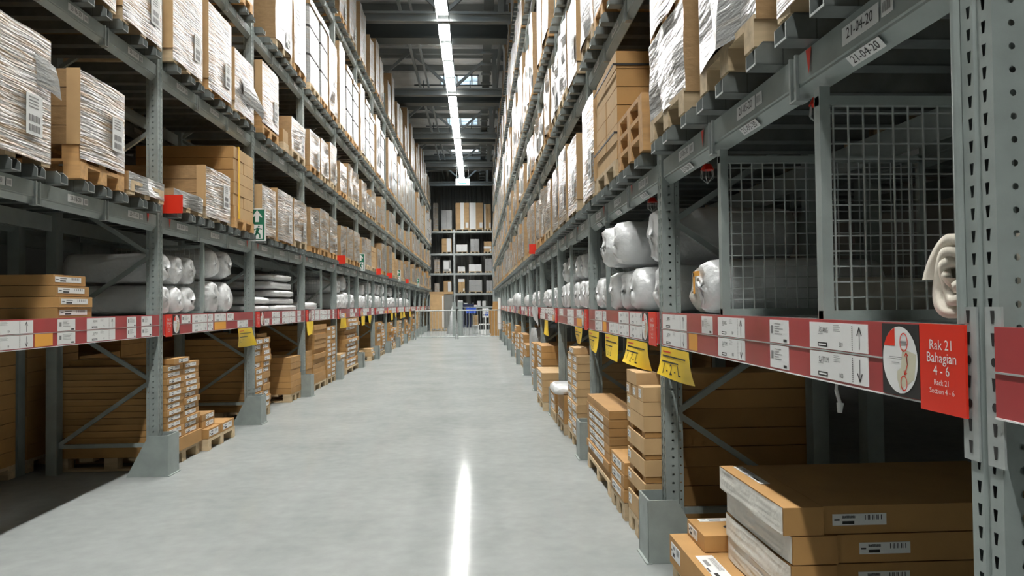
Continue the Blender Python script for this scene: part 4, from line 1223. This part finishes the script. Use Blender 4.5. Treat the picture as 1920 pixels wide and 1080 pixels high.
def stack(s, x0, x1, y0, y1, layers, h, word, cols=1, label=True, mt=None, jit=.008, zb=None, seed=0, pal=True, name='carton', grp=None):
    rg = random.Random(seed); y0, y1 = fit(s, y0, y1)
    xa, xb = x0, x0 + s * abs(x1 - x0)
    z = zb if zb is not None else (floor_pallet(x0, y0, y1 - y0, s, 'wooden pallet under the ' + word, abs(x1 - x0)) if pal else .002)
    for i in range(layers):
        hh = h * (1 if isinstance(h, float) else 1)
        for j in range(cols):
            a = y0 + (y1 - y0) * j / cols; b_ = y0 + (y1 - y0) * (j + 1) / cols
            dx = rg.uniform(-jit, jit)
            lb = 'carton %s from the bottom in the %s' % (ORD[i], word)
            if cols > 1: lb = '%s carton, %s from the bottom in the %s' % (('nearer', 'farther')[j] if cols == 2 else ORD[j], ORD[i], word)
            carton(xa + s * dx, xb + s * dx, a + .003, b_ - .003, z, z + hh, lb, s, [('a', .12, .78, .18, .78)] if label and rg.random() < .93 else None, mt, name=name, grp=grp or 'cartons of the ' + word, seam=hh > .05)
        z += hh + .001
    return z

# right, second bay far stack, third bay and onward
stack(1, 1.0, 1.9, 5.62, 6.75, 8, .066, 'flat stack before the third right upright', mt=CARTON, seed=2)
stack(1, .99, 1.2, 5.0, 5.5, 3, .09, 'low pile beside the criss-cross stack', mt=CARTON, seed=3)
z = stack(1, 1.0, 2.0, 7.42, 8.2, 10, .082, 'tall column past the third right upright', 2, mt=CARTON2, seed=4)
carton(1.0, 1.3, 7.6, 8.0, z, z + .07, 'single carton crowning the tall column past the third right upright', 1, [('a', .1, .7, .2, .8)], CARTON2)
z = stack(1, .97, 1.7, 8.3, 9.0, 2, .16, 'low pile under the white film bag', 1, seed=5)
soft_pack(1, .86, 1.3, 8.35, 8.95, z, z + .10, 'crumpled white film bag lying on the low pile, right row third bay', 33, 'loose film bags', name='film_bag', cat='plastic bag')
stack(1, .96, 1.9, 9.15, 9.85 - .1, 3, .11, 'short pile at the fourth right upright', 1, seed=6)
stack(1, .90, 1.7, 10.2, 11.2, 4, .10, 'squat pile in the fourth right bay', 1, seed=7, mt=CARTON2)
stack(1, 1.0, 1.9, 11.4, 12.4, 7, .10, 'middle pile in the fourth right bay', 1, seed=8)
stack(1, 1.0, 1.9, 12.9, 13.6, 6, .11, 'near pile in the fifth right bay', 1, seed=9)
soft_pack(1, 1.02, 1.5, 13.75, 14.6, .002, 1.02, 'tall upright grey-white wrapped item beside the fifth right bay pile', 40, 'upright wrapped goods', mt=WRAPW, name='wrapped_item', cat='wrapped goods')
for i, (a, b_, n, h) in enumerate(((15.7, 16.7, 4, .12), (16.8, 18.0, 6, .11), (18.5, 19.6, 5, .12), (19.8, 20.8, 7, .11), (21.4, 22.6, 4, .13), (24.2, 25.4, 6, .12), (27.0, 28.2, 5, .12), (29.6, 30.8, 5, .13))):
    stack(1, 1.05, 1.9, a, b_, n, h, 'far right floor pile, %s from the camera' % ORD[i], 1, seed=50 + i)

# --- left row
zp = floor_pallet(-2.86, 6.93, .80, -1, 'wooden pallet under the labelled carton columns at the second left upright', 1.0)
t = carton(-2.84, -3.86, 6.92, 7.74, zp, .25, 'wide unlabelled base carton under the labelled carton columns, left row', -1, None, CARTON)
stack(-1, -2.86, -3.86, 6.925, 7.73, 12, .0575, 'twin labelled columns at the second left upright', 2, zb=.251, mt=CARTON, jit=.010, seed=21)
carton(-2.84, -3.8, 7.05, 7.42, .955, 1.01, 'single carton lying topmost on the labelled columns, left row', -1, [('a', .3, .9, .2, .8)], CARTON)
z = floor_pallet(-2.80, 7.80, .85, -1, 'low wooden pallet beside the labelled carton columns, left row', .6)
carton(-2.80, -3.3, 7.80, 8.18, z, z + .10, 'low labelled carton on the small pallet, nearer one, left row', -1, [('a', .1, .8, .2, .8)], CARTON)
carton(-2.80, -3.3, 8.22, 8.62, z, z + .10, 'low labelled carton on the small pallet, farther one, left row', -1, [('a', .1, .8, .2, .8)], CARTON)
carton(-2.86, -3.3, 7.80, 8.16, z + .101, z + .18, 'upper labelled carton of the small pallet, left row, lower of two', -1, [('a', .3, .9, .2, .8)], CARTON)
carton(-2.86, -3.3, 7.80, 8.16, z + .181, z + .25, 'topmost labelled carton of the small pallet, left row', -1, [('a', .3, .9, .2, .8)], CARTON)
# four long cartons on the left display shelf
zz = ZD
for q in range(4):
    dx = (0, .01, -.01, -.03)[q]
    carton(-2.90 + dx, -3.85, 5.24, 5.66 + .01 * (3 - q), zz, zz + .0765, 'long carton with white labels, %s of four on the left display shelf' % ('lowest', 'second from bottom', 'third from bottom', 'topmost')[q], -1,
           [('a', .05, .85, .3, .8)], CARTON, name='long_carton', grp='four cartons on the left display shelf'); zz += .0778
carton(-2.92, -3.4, 4.2, 4.55, ZD, ZD + .10, 'lone small carton at the left edge of the frame on the display shelf', -1, None, CARTON)
# more left floor piles
stack(-1, -2.90, -3.8, 9.74, 10.46, 12, .078, 'labelled columns behind the third left upright', 2, seed=31, mt=CARTON, jit=.02)
stack(-1, -2.90, -3.8, 11.6, 12.3, 6, .095, 'plain pile before the fourth left upright', 1, seed=32, label=False)
stack(-1, -2.88, -3.8, 12.58, 13.0, 6, .10, 'low pile behind the fourth left upright', 1, seed=33, label=False)
stack(-1, -2.86, -3.8, 13.06, 14.05, 12, .085, 'tall plain pile in the left fourth bay', 1, seed=34, label=False, jit=.02)
stack(-1, -2.85, -3.8, 14.15, 14.98, 12, .08, 'white-labelled columns in the left fourth bay', 2, seed=35)
stack(-1, -2.85, -3.8, 15.4, 16.1, 4, .09, 'low pile in the left fifth bay', 1, seed=36, mt=CARTON2)
stack(-1, -2.85, -3.8, 16.2, 17.8, 12, .09, 'broad uneven pile in the left fifth bay', 1, seed=37, jit=.05)
rg = random.Random(77)
for i, (a, b_, n, h) in enumerate(((18.15, 18.7, 2, .12), (20.0, 20.5, 2, .1), (21.1, 22.0, 8, .11), (22.1, 22.9, 9, .09), (24.2, 25.0, 8, .10), (25.2, 26.0, 6, .10), (26.8, 27.7, 8, .1), (28.0, 28.6, 4, .12), (29.6, 30.4, 7, .11), (30.6, 31.6, 5, .11), (32.6, 33.6, 8, .12), (35.4, 36.4, 8, .13))):
    stack(-1, -2.85, -3.7, a, b_, n, h, 'far left floor pile, %s from the camera' % ORD[i], 1, seed=90 + i, jit=.03, mt=rg.choice((CARTON, CARTON2)))
# dark blocks at the back of floor level, bays deeper in (plain carton walls)
for i, (s, y0, y1, n) in enumerate(((-1, 11.0, 11.5, 8), (-1, 18.8, 19.8, 7), (-1, 23.9, 24.15, 6))):
    stack(s, XF[s] + s * .35, XF[s] + s * 1.0, y0, y1, n, .12, 'recessed dark pile in the left row, %s one' % ORD[i], 1, seed=120 + i, label=False)

# ------------------------------------------------------------------ back-to-back rows behind (glimpsed through the racks)
def back_row(s, kmax):
    xo = XF[s] + s * (DEP + .22)
    for k in range(KMIN[s], kmax + 1):
        y = py(s, k)
        m = MB(); m.box(xo, xo + s * .1, y, y + .1, 0, PM[s][2], STEEL); m.box(xo + s * .9, xo + s * 1., y, y + .1, 0, PM[s][2], STEEL)
        tag(m.build('rear_row_upright', None, (xo, y, 0)), 'grey upright of the rear back-to-back rack behind the %s row, %s from camera' % (SIDE[s], ORD[k - KMIN[s]]), 'rack upright', 'rear uprights behind the %s row' % SIDE[s])
        if k == kmax: break
        M = level_meshes(s)
        for li in range(3):
            o = place('rear_row_shelf', M['far'], None, (xo, y + PW, LEV[s][li]))
            tag(o, 'pallet shelf of the rear rack behind the %s row, %s level, %s bay' % (SIDE[s], LVN[li], ORD[k - KMIN[s]]), 'rack shelf', 'rear shelves behind the %s row' % SIDE[s])
            for j in range(3):
                yy = y + .16 + j * .9; rg = random.Random(k * 10 + li * 3 + j + s)
                t = thing('stored_load', 'shaded carton load behind the %s row, %s pallet level, %s bay, %s there' % (SIDE[s], LVN[li], ORD[k - KMIN[s]], POS[j]), 'pallet load', (xo + s * .5, yy + .4, LEV[s][li] + BT), 'rear loads behind the %s row' % SIDE[s])
                m = MB(); h = add_pallet(m, s, xo, yy, .8, LEV[s][li] + BT + .002, PALEWOOD, 1.); m.build('pallet', t)
                m = MB(); m.box(xo, xo + s * 1., yy, yy + .8, LEV[s][li] + BT + h, LEV[s][li] + BT + h + rg.uniform(.6, .95), CARTON); m.build('cartons', t)
        for li, (z0, z1) in enumerate(((.1, 1.15),) if s == -1 or k > 1 else ()):
            for j in range(3):
                yy = y + .13 + j * .885; rg = random.Random(k * 7 + j)
                h = rg.uniform(.85, 1.1)
                m = MB(); n = 8
                for q in range(n): m.box(xo, xo + s * 1., yy, yy + .86, .12 + h * q / n, .12 + h * (q + 1) / n - .004, CARTON)
                add_pallet(m, s, xo, yy, .86, .002, PALEWOOD, 1.)
                tag(m.build('carton_block', None, (xo, yy, 0)), 'shaded block of stacked cartons on the floor behind the %s row, %s bay, %s' % (SIDE[s], ORD[k - KMIN[s]], POS[j]), 'carton block', 'floor blocks behind the %s row' % SIDE[s])
        m = MB(); m.box(xo, xo + s * 1., y + .1, y + BAY, 1.26, 1.40, STEEL)
        tag(m.build('rear_display_shelf', None, (xo, y, 1.26)), 'low shelf of the rear rack behind the %s row, %s bay' % (SIDE[s], ORD[k - KMIN[s]]), 'rack shelf', 'rear low shelves')
back_row(-1, 4); back_row(1, 3)

# ------------------------------------------------------------------ fence and end of the hall
def fence(x0, x1, lab):
    y = 32.0
    t = thing('barrier_gate', lab, 'barrier', ((x0 + x1) / 2, y, 0), 'steel barrier gates across the aisle')
    m = MB(); m.cyl((x0, y, 1.24), (x1, y, 1.24), .022, GALV, 8); m.cyl((x0, y, .10), (x1, y, .10), .02, GALV, 8)
    for xx in (x0, x1): m.cyl((xx, y, 0), (xx, y, 1.24), .022, GALV, 8)
    m.build('frame', t)
    m = MB(); n = int((x1 - x0) / .115)
    for i in range(1, n): m.cyl((x0 + (x1 - x0) * i / n, y, .1), (x0 + (x1 - x0) * i / n, y, 1.24), .008, GALV, 6)
    m.build('bars', t)
fence(-2.66, -.94, 'left steel barrier gate closing the aisle end'); fence(-.84, 1.0, 'right steel barrier gate closing the aisle end')

YB = 51.5
BL = [2.29, 3.70, 5.08, 6.65]
for i, x in enumerate((-7.0, -4.3, -1.56, 1.16, 3.9)):
    m = MB(); m.box(x - .06, x + .06, YB, YB + .1, 0, 6.75, GALV); m.box(x - .05, x + .05, YB + 1, YB + 1.1, 0, 6.75, STEEL)
    tag(m.build('end_rack_upright', None, (x, YB, 0)), 'upright of the rack at the far end wall, %s from the left' % ORD[i], 'rack upright', 'end rack uprights')
for i, z in enumerate(BL + [1.36]):
    for j, (a, b_) in enumerate(((-4.24, -1.62), (-1.5, 1.10), (1.22, 3.84), (-6.94, -4.36))):
        m = MB(); m.box(a, b_, YB + .01, YB + .06, z - .14, z, GALV); m.box(a, b_, YB + 1., YB + 1.05, z - .14, z, STEEL); m.box(a, b_, YB + .06, YB + 1., z - .02, z, DARKST)
        tag(m.build('end_rack_shelf', None, (a, YB, z)), 'shelf of the far end rack, %s, %s bay' % (('low level', 'third level', 'fourth level', 'top level', 'lowest level')[i], ('centre left', 'centre right', 'right', 'left')[j]), 'rack shelf', 'end rack shelves')
def end_load(x0, x1, li, h, mt, lab, film=None):
    z = BL[li]; t = thing('end_pallet_load', lab, 'pallet load', ((x0 + x1) / 2, YB, z), 'loads on the far end rack')
    m = MB(); w_ = x1 - x0
    for q in range(3): m.box(x0 + q * (w_ - .1) / 2, x0 + q * (w_ - .1) / 2 + .1, YB, YB + 1, z + .001, z + .09, PALEWOOD)
    m.box(x0, x1, YB, YB + 1, z + .09, z + .12, PALEWOOD); m.build('pallet', t)
    m = MB(); n = max(1, int(h / .35)); c = 2
    for q in range(n):
        for e in range(c): m.box(x0 + .01 + (w_ - .02) * e / c, x0 + (w_ - .02) * (e + 1) / c, YB + .005 * e, YB + 1, z + .12 + h * q / n, z + .12 + h * (q + 1) / n - .006, mt)
    m.build('cartons', t)
    if film:
        m = MB(); F = Face(m, 0, x0, YB, z + .12); F.plate(w_ * film[0], w_ * film[1], h * film[2], h * film[3], WHITE, .001, .01); F.plate(w_ * .72, w_ * .93, h * .05, h * .25, WHITE, .001, .012); m.build('film_band', t)
end_load(-1.44, -.48, 3, 1.85, CARTON2, 'tall brown load with bright film band, top level of end rack, left of two', (.35, .62, 0, 1))
end_load(-.46, .50, 3, 1.85, CARTON2, 'tall brown load with white printed band, top level of end rack, middle', (.0, .45, 0, 1))
end_load(.56, 1.05, 3, 1.75, CARTON2, 'narrow brown load on top level of end rack, right end', (.0, .2, 0, 1))
end_load(1.25, 2.1, 3, 1.75, CARTON2, 'brown load on top level of end rack beyond the right row')
end_load(-2.45, -1.68, 3, 1.35, WRAPW, 'grey framed load on top level of end rack, left bay')
end_load(-3.0, -2.65, 3, 1.85, WRAP, 'slim wrapped load on top level of end rack, far left')
end_load(-2.42, -1.72, 2, .92, CARTON2, 'brown carton load, second level from top, left bay of end rack', (.5, .9, .0, 1))
end_load(-1.40, -.62, 2, .50, WHITE, 'low white load, second level from top, end rack')
end_load(-.42, .20, 2, .88, WRAPW, 'white boxed load on red pallet, second level from top, end rack')
end_load(.52, 1.08, 2, .70, CARTON2, 'brown load with band, second level from top, end rack right', (.0, .9, .3, .5))
end_load(-2.95, -2.55, 1, .85, WRAP, 'narrow wrapped load, third level, far left of end rack')
end_load(-2.35, -1.78, 1, .78, WRAPW, 'white-brown wrapped load, third level, left bay of end rack', (.1, .7, .2, .9))
end_load(-1.32, -.80, 1, .34, WHITE, 'small white load, third level, end rack')
end_load(-.55, .35, 1, .48, WHITE, 'low white load with brown base, third level, end rack middle')
end_load(.58, 1.08, 1, .88, WRAPW, 'tall pale wrapped load, third level, end rack right')
end_load(-2.95, -2.6, 0, .60, WRAP, 'narrow wrapped load, lowest pallet level, far left of end rack')
end_load(-2.33, -1.76, 0, .75, CARTON2, 'brown and white load, lowest pallet level, left bay of end rack', (.55, .95, 0, .9))
end_load(-1.30, -.82, 0, .88, CARTON2, 'tall brown load with white top, lowest pallet level, end rack', (.0, .9, .75, 1))
end_load(-.55, .38, 0, .80, WRAPW, 'wide white load with brown edge, lowest pallet level, end rack middle')
end_load(.66, 1.08, 0, .76, WRAPW, 'white load, lowest pallet level, end rack right')
def simple(name, lab, cat, boxes, grp=None):
    m = MB()
    for b_ in boxes: m.box(*b_)
    xs = boxes[0]; return tag(m.build(name, None, ((xs[0] + xs[1]) / 2, xs[2], xs[4])), lab, cat, grp)
simple('shelf_box', 'taller white box on the lowest shelf of the far end rack', 'box', [(-1.34, -1.0, YB, YB + .4, 1.362, 1.80, WHITE)])
simple('shelf_box', 'shorter white box beside the taller one, end rack lowest shelf', 'box', [(-.92, -.68, YB, YB + .3, 1.362, 1.60, WHITE)])
simple('shelf_box', 'low white box at the left post of the end rack lowest shelf', 'box', [(-1.95, -1.72, YB, YB + .3, 1.362, 1.56, WHITE)])
simple('shelf_box', 'flat red-topped white box on the end rack lowest shelf', 'box', [(-.4, .0, YB, YB + .3, 1.362, 1.46, WHITE), (-.4, .0, YB, YB + .3, 1.462, 1.48, REDP)])
for x, l in ((.14, 'left'), (.50, 'right')):
    m = MB(); m.cyl((x, YB + .2, 1.362), (x, YB + .2, 1.74), .14, WHITE, 18); tag(m.build('white_drum', None, (x, YB + .2, 1.36)), '%s of two white drums on the end rack lowest shelf' % l, 'drum', 'white drums on the end rack')
# items standing between barrier and end rack
t = thing('tall_carton_load', 'tall brown carton load with grey side on a pallet beyond the left barrier', 'pallet load', (-2.25, 42, 0))
m = MB(); add_pallet(m, 1, -2.68, 42, 1.0, .002, PALEWOOD, 1.3); m.build('pallet', t)
m = MB(); m.box(-2.66, -1.88, 42, 43, .13, 2.1, CARTON2); m.box(-1.87, -1.38, 42.02, 43, .13, 2.1, WALLM); m.build('cartons', t)
m = MB(); m.box(-2.69, -1.36, 41.98, 43.02, 2.1, 2.24, CARTON2); m.build('lid', t)
m = MB(); m.box(-1.98, -1.90, 41.985, 42, .2, 2.0, WHITE); m.build('film_band', t)
simple('upright_carton', 'slim upright carton leaning left of the tall load beyond the barrier', 'carton', [(-3.45, -3.15, 46.4, 46.8, .002, 2.2, CARTON2), (-3.44, -3.16, 46.39, 46.4, 1.9, 2.2, WHITE)])
m = MB(); m.smooth = True; m.cyl((-1.25, 38, .003), (-1.25, 38, 1.5), .34, BAG, 14, .02); tag(m.build('white_sheet_cone', None, (-1.25, 38, 0)), 'white plastic sheet hanging to a cone beyond the left barrier', 'plastic sheet')
simple('steel_column', 'pale grey steel column directly behind the barrier joint', 'column', [(-1.16, -.98, 34.5, 34.7, .002, 1.6, STEEL)])
simple('steel_column', 'second pale grey steel column just right of the barrier joint', 'column', [(-.90, -.70, 35.5, 35.7, .002, 1.6, STEEL)])
t = thing('bag_stand', 'stand with dark navy bags and a bright blue bag beyond the right barrier', 'bag stand', (-.35, 37, 0))
for x in (-.75, -.58, -.42):
    m = MB(); m.box(x, x + .12, 37, 37.1, .35, 1.35, NAVY); m.build('hanging_bag', t)
m = MB(); m.box(-.56, -.05, 36.85, 37, 1.05, 1.34, BLUE); m.box(-.70, -.15, 36.9, 37.05, 1.38, 1.52, NAVY); m.build('blue_bag', t)
m = MB(); m.cyl((-.66, 37.05, 0.002), (-.66, 37.05, 1.6), .02, GALV, 8); m.cyl((-.2, 37.05, .002), (-.2, 37.05, 1.6), .02, GALV, 8); m.build('stand_frame', t)
t = thing('floor_sign', 'white sign board with blue symbols on a post beyond the right barrier', 'sign', (.42, 36, 0))
m = MB(); m.cyl((.40, 36.05, .002), (.40, 36.05, 1.1), .04, WHITE, 10); m.build('post', t)
m = MB(); m.box(.26, .56, 36, 36.03, .85, 1.3, WHITE); F = Face(m, 0, .41, 36, 1.07)
F.rect(-.11, -.02, .13, .17, BLACK, .003); F.rect(.01, .12, .12, .18, BLUE, .003); F.rect(.0, .12, .02, .07, BLUE, .003); F.rect(-.02, .12, -.14, -.04, BLUE, .003); F.rect(-.12, -.06, -.12, -.07, BLACK, .003); m.build('board', t)
for i, (x, z0, h, ww) in enumerate(((-.22, .45, .13, .27), (-.20, .585, .12, .25), (-.22, .71, .12, .27), (-.21, .835, .11, .26))):
    simple('small_carton', '%s small carton stacked beyond the right barrier beside the blue bag' % ('lowest', 'second lowest', 'third lowest', 'topmost')[i], 'carton', [(x, x + ww, 37.6, 37.9, z0, z0 + h - .003, CARTON2)], 'small cartons beyond the barrier')
simple('low_table', 'low white table under the small cartons beyond the barrier', 'table', [(-.24, .1, 37.55, 38, .40, .447, WHITE), (-.22, -.18, 37.6, 37.64, .002, .40, WHITE), (.04, .08, 37.6, 37.64, .002, .40, WHITE)])
simple('black_crate', 'black and white crate on the floor beyond the right barrier', 'crate', [(.10, .62, 36.4, 36.7, .25, .48, BLACK), (.08, .64, 36.38, 36.72, .48, .53, WHITE), (.15, .6, 36.4, 36.7, .002, .25, WHITE)])
simple('standing_carton', 'tan upright carton behind the white sign beyond the barrier', 'carton', [(.62, .86, 38, 38.2, .002, 1.2, CARTON)])
m = MB(); m.add([(.62, 34.2, .003), (1.02, 34.2, .003), (1.06, 34.4, 1.62), (.74, 34.4, 1.62), (.62, 34.26, .003), (1.02, 34.26, .003), (1.06, 34.46, 1.62), (.74, 34.46, 1.62)],
                [[0, 1, 2, 3], [7, 6, 5, 4], [0, 4, 5, 1], [1, 5, 6, 2], [2, 6, 7, 3], [3, 7, 4, 0]], CARTON)
tag(m.build('leaning_board', None, (.8, 34.3, 0)), 'large brown board leaning at the right end of the barrier', 'board')
m = MB(); m.cyl((.93, 30.6, .45), (.93, 30.6, 1.75), .07, WHITE, 12); m.cyl((.93, 30.6, .7), (.93, 30.6, .72), .073, BLACK, 12); m.cyl((.93, 30.6, 1.25), (.93, 30.6, 1.27), .073, BLACK, 12); m.cyl((.93, 30.6, .002), (.93, 30.6, .45), .03, STEEL, 10)
tag(m.build('wrapped_pole', None, (.93, 30.6, 0)), 'upright white tube with black bands near the right barrier end', 'tube')

# small loose bits
def flap(x, y, z, pts, lab):
    m = MB(); m.smooth = True
    m.add([(x + a, y + b_, z + c) for a, b_, c in pts], [[0, 1, 4, 3], [1, 2, 5, 4], [3, 4, 7, 6], [4, 5, 8, 7]], WRAPW)
    o = m.build('film_flap', None, (x, y, z)); tag(o, lab, 'film flap', 'torn film flaps')
flap(-2.79, 4.90, 2.92, [(0, -.12, .20), (.01, .0, .19), (.012, .09, .17), (.006, -.11, .1), (.02, .0, .09), (.03, .10, .08), (.004, -.10, .0), (.02, .02, -.01), (.03, .13, -.04)],
     'torn white film flap on the far edge of the nearest left wrapped load')
flap(-2.79, 9.22, 3.98, [(0, -.3, .3), (.02, .04, .28), (.02, .2, .22), (.02, -.3, .12), (.06, .04, .1), (.10, .26, .02), (.01, -.3, -.02), (.05, .06, -.04), (.08, .30, -.10)],
     'torn white film flap on a left load above the nearest exit sign')
m = MB(); m.cyl((1.16, 2.33, 1.262), (1.15, 2.32, 1.20), .005, WHITE, 8); m.cyl((1.15, 2.32, 1.20), (1.155, 2.305, 1.155), .006, WHITE, 8); m.cyl((1.155, 2.305, 1.16), (1.15, 2.30, 1.13), .011, WHITE, 10, .007)
tag(m.build('knotted_cord', None, (1.16, 2.33, 1.26)), 'knotted white cord hanging below the price strip under the arrow cards', 'cord')
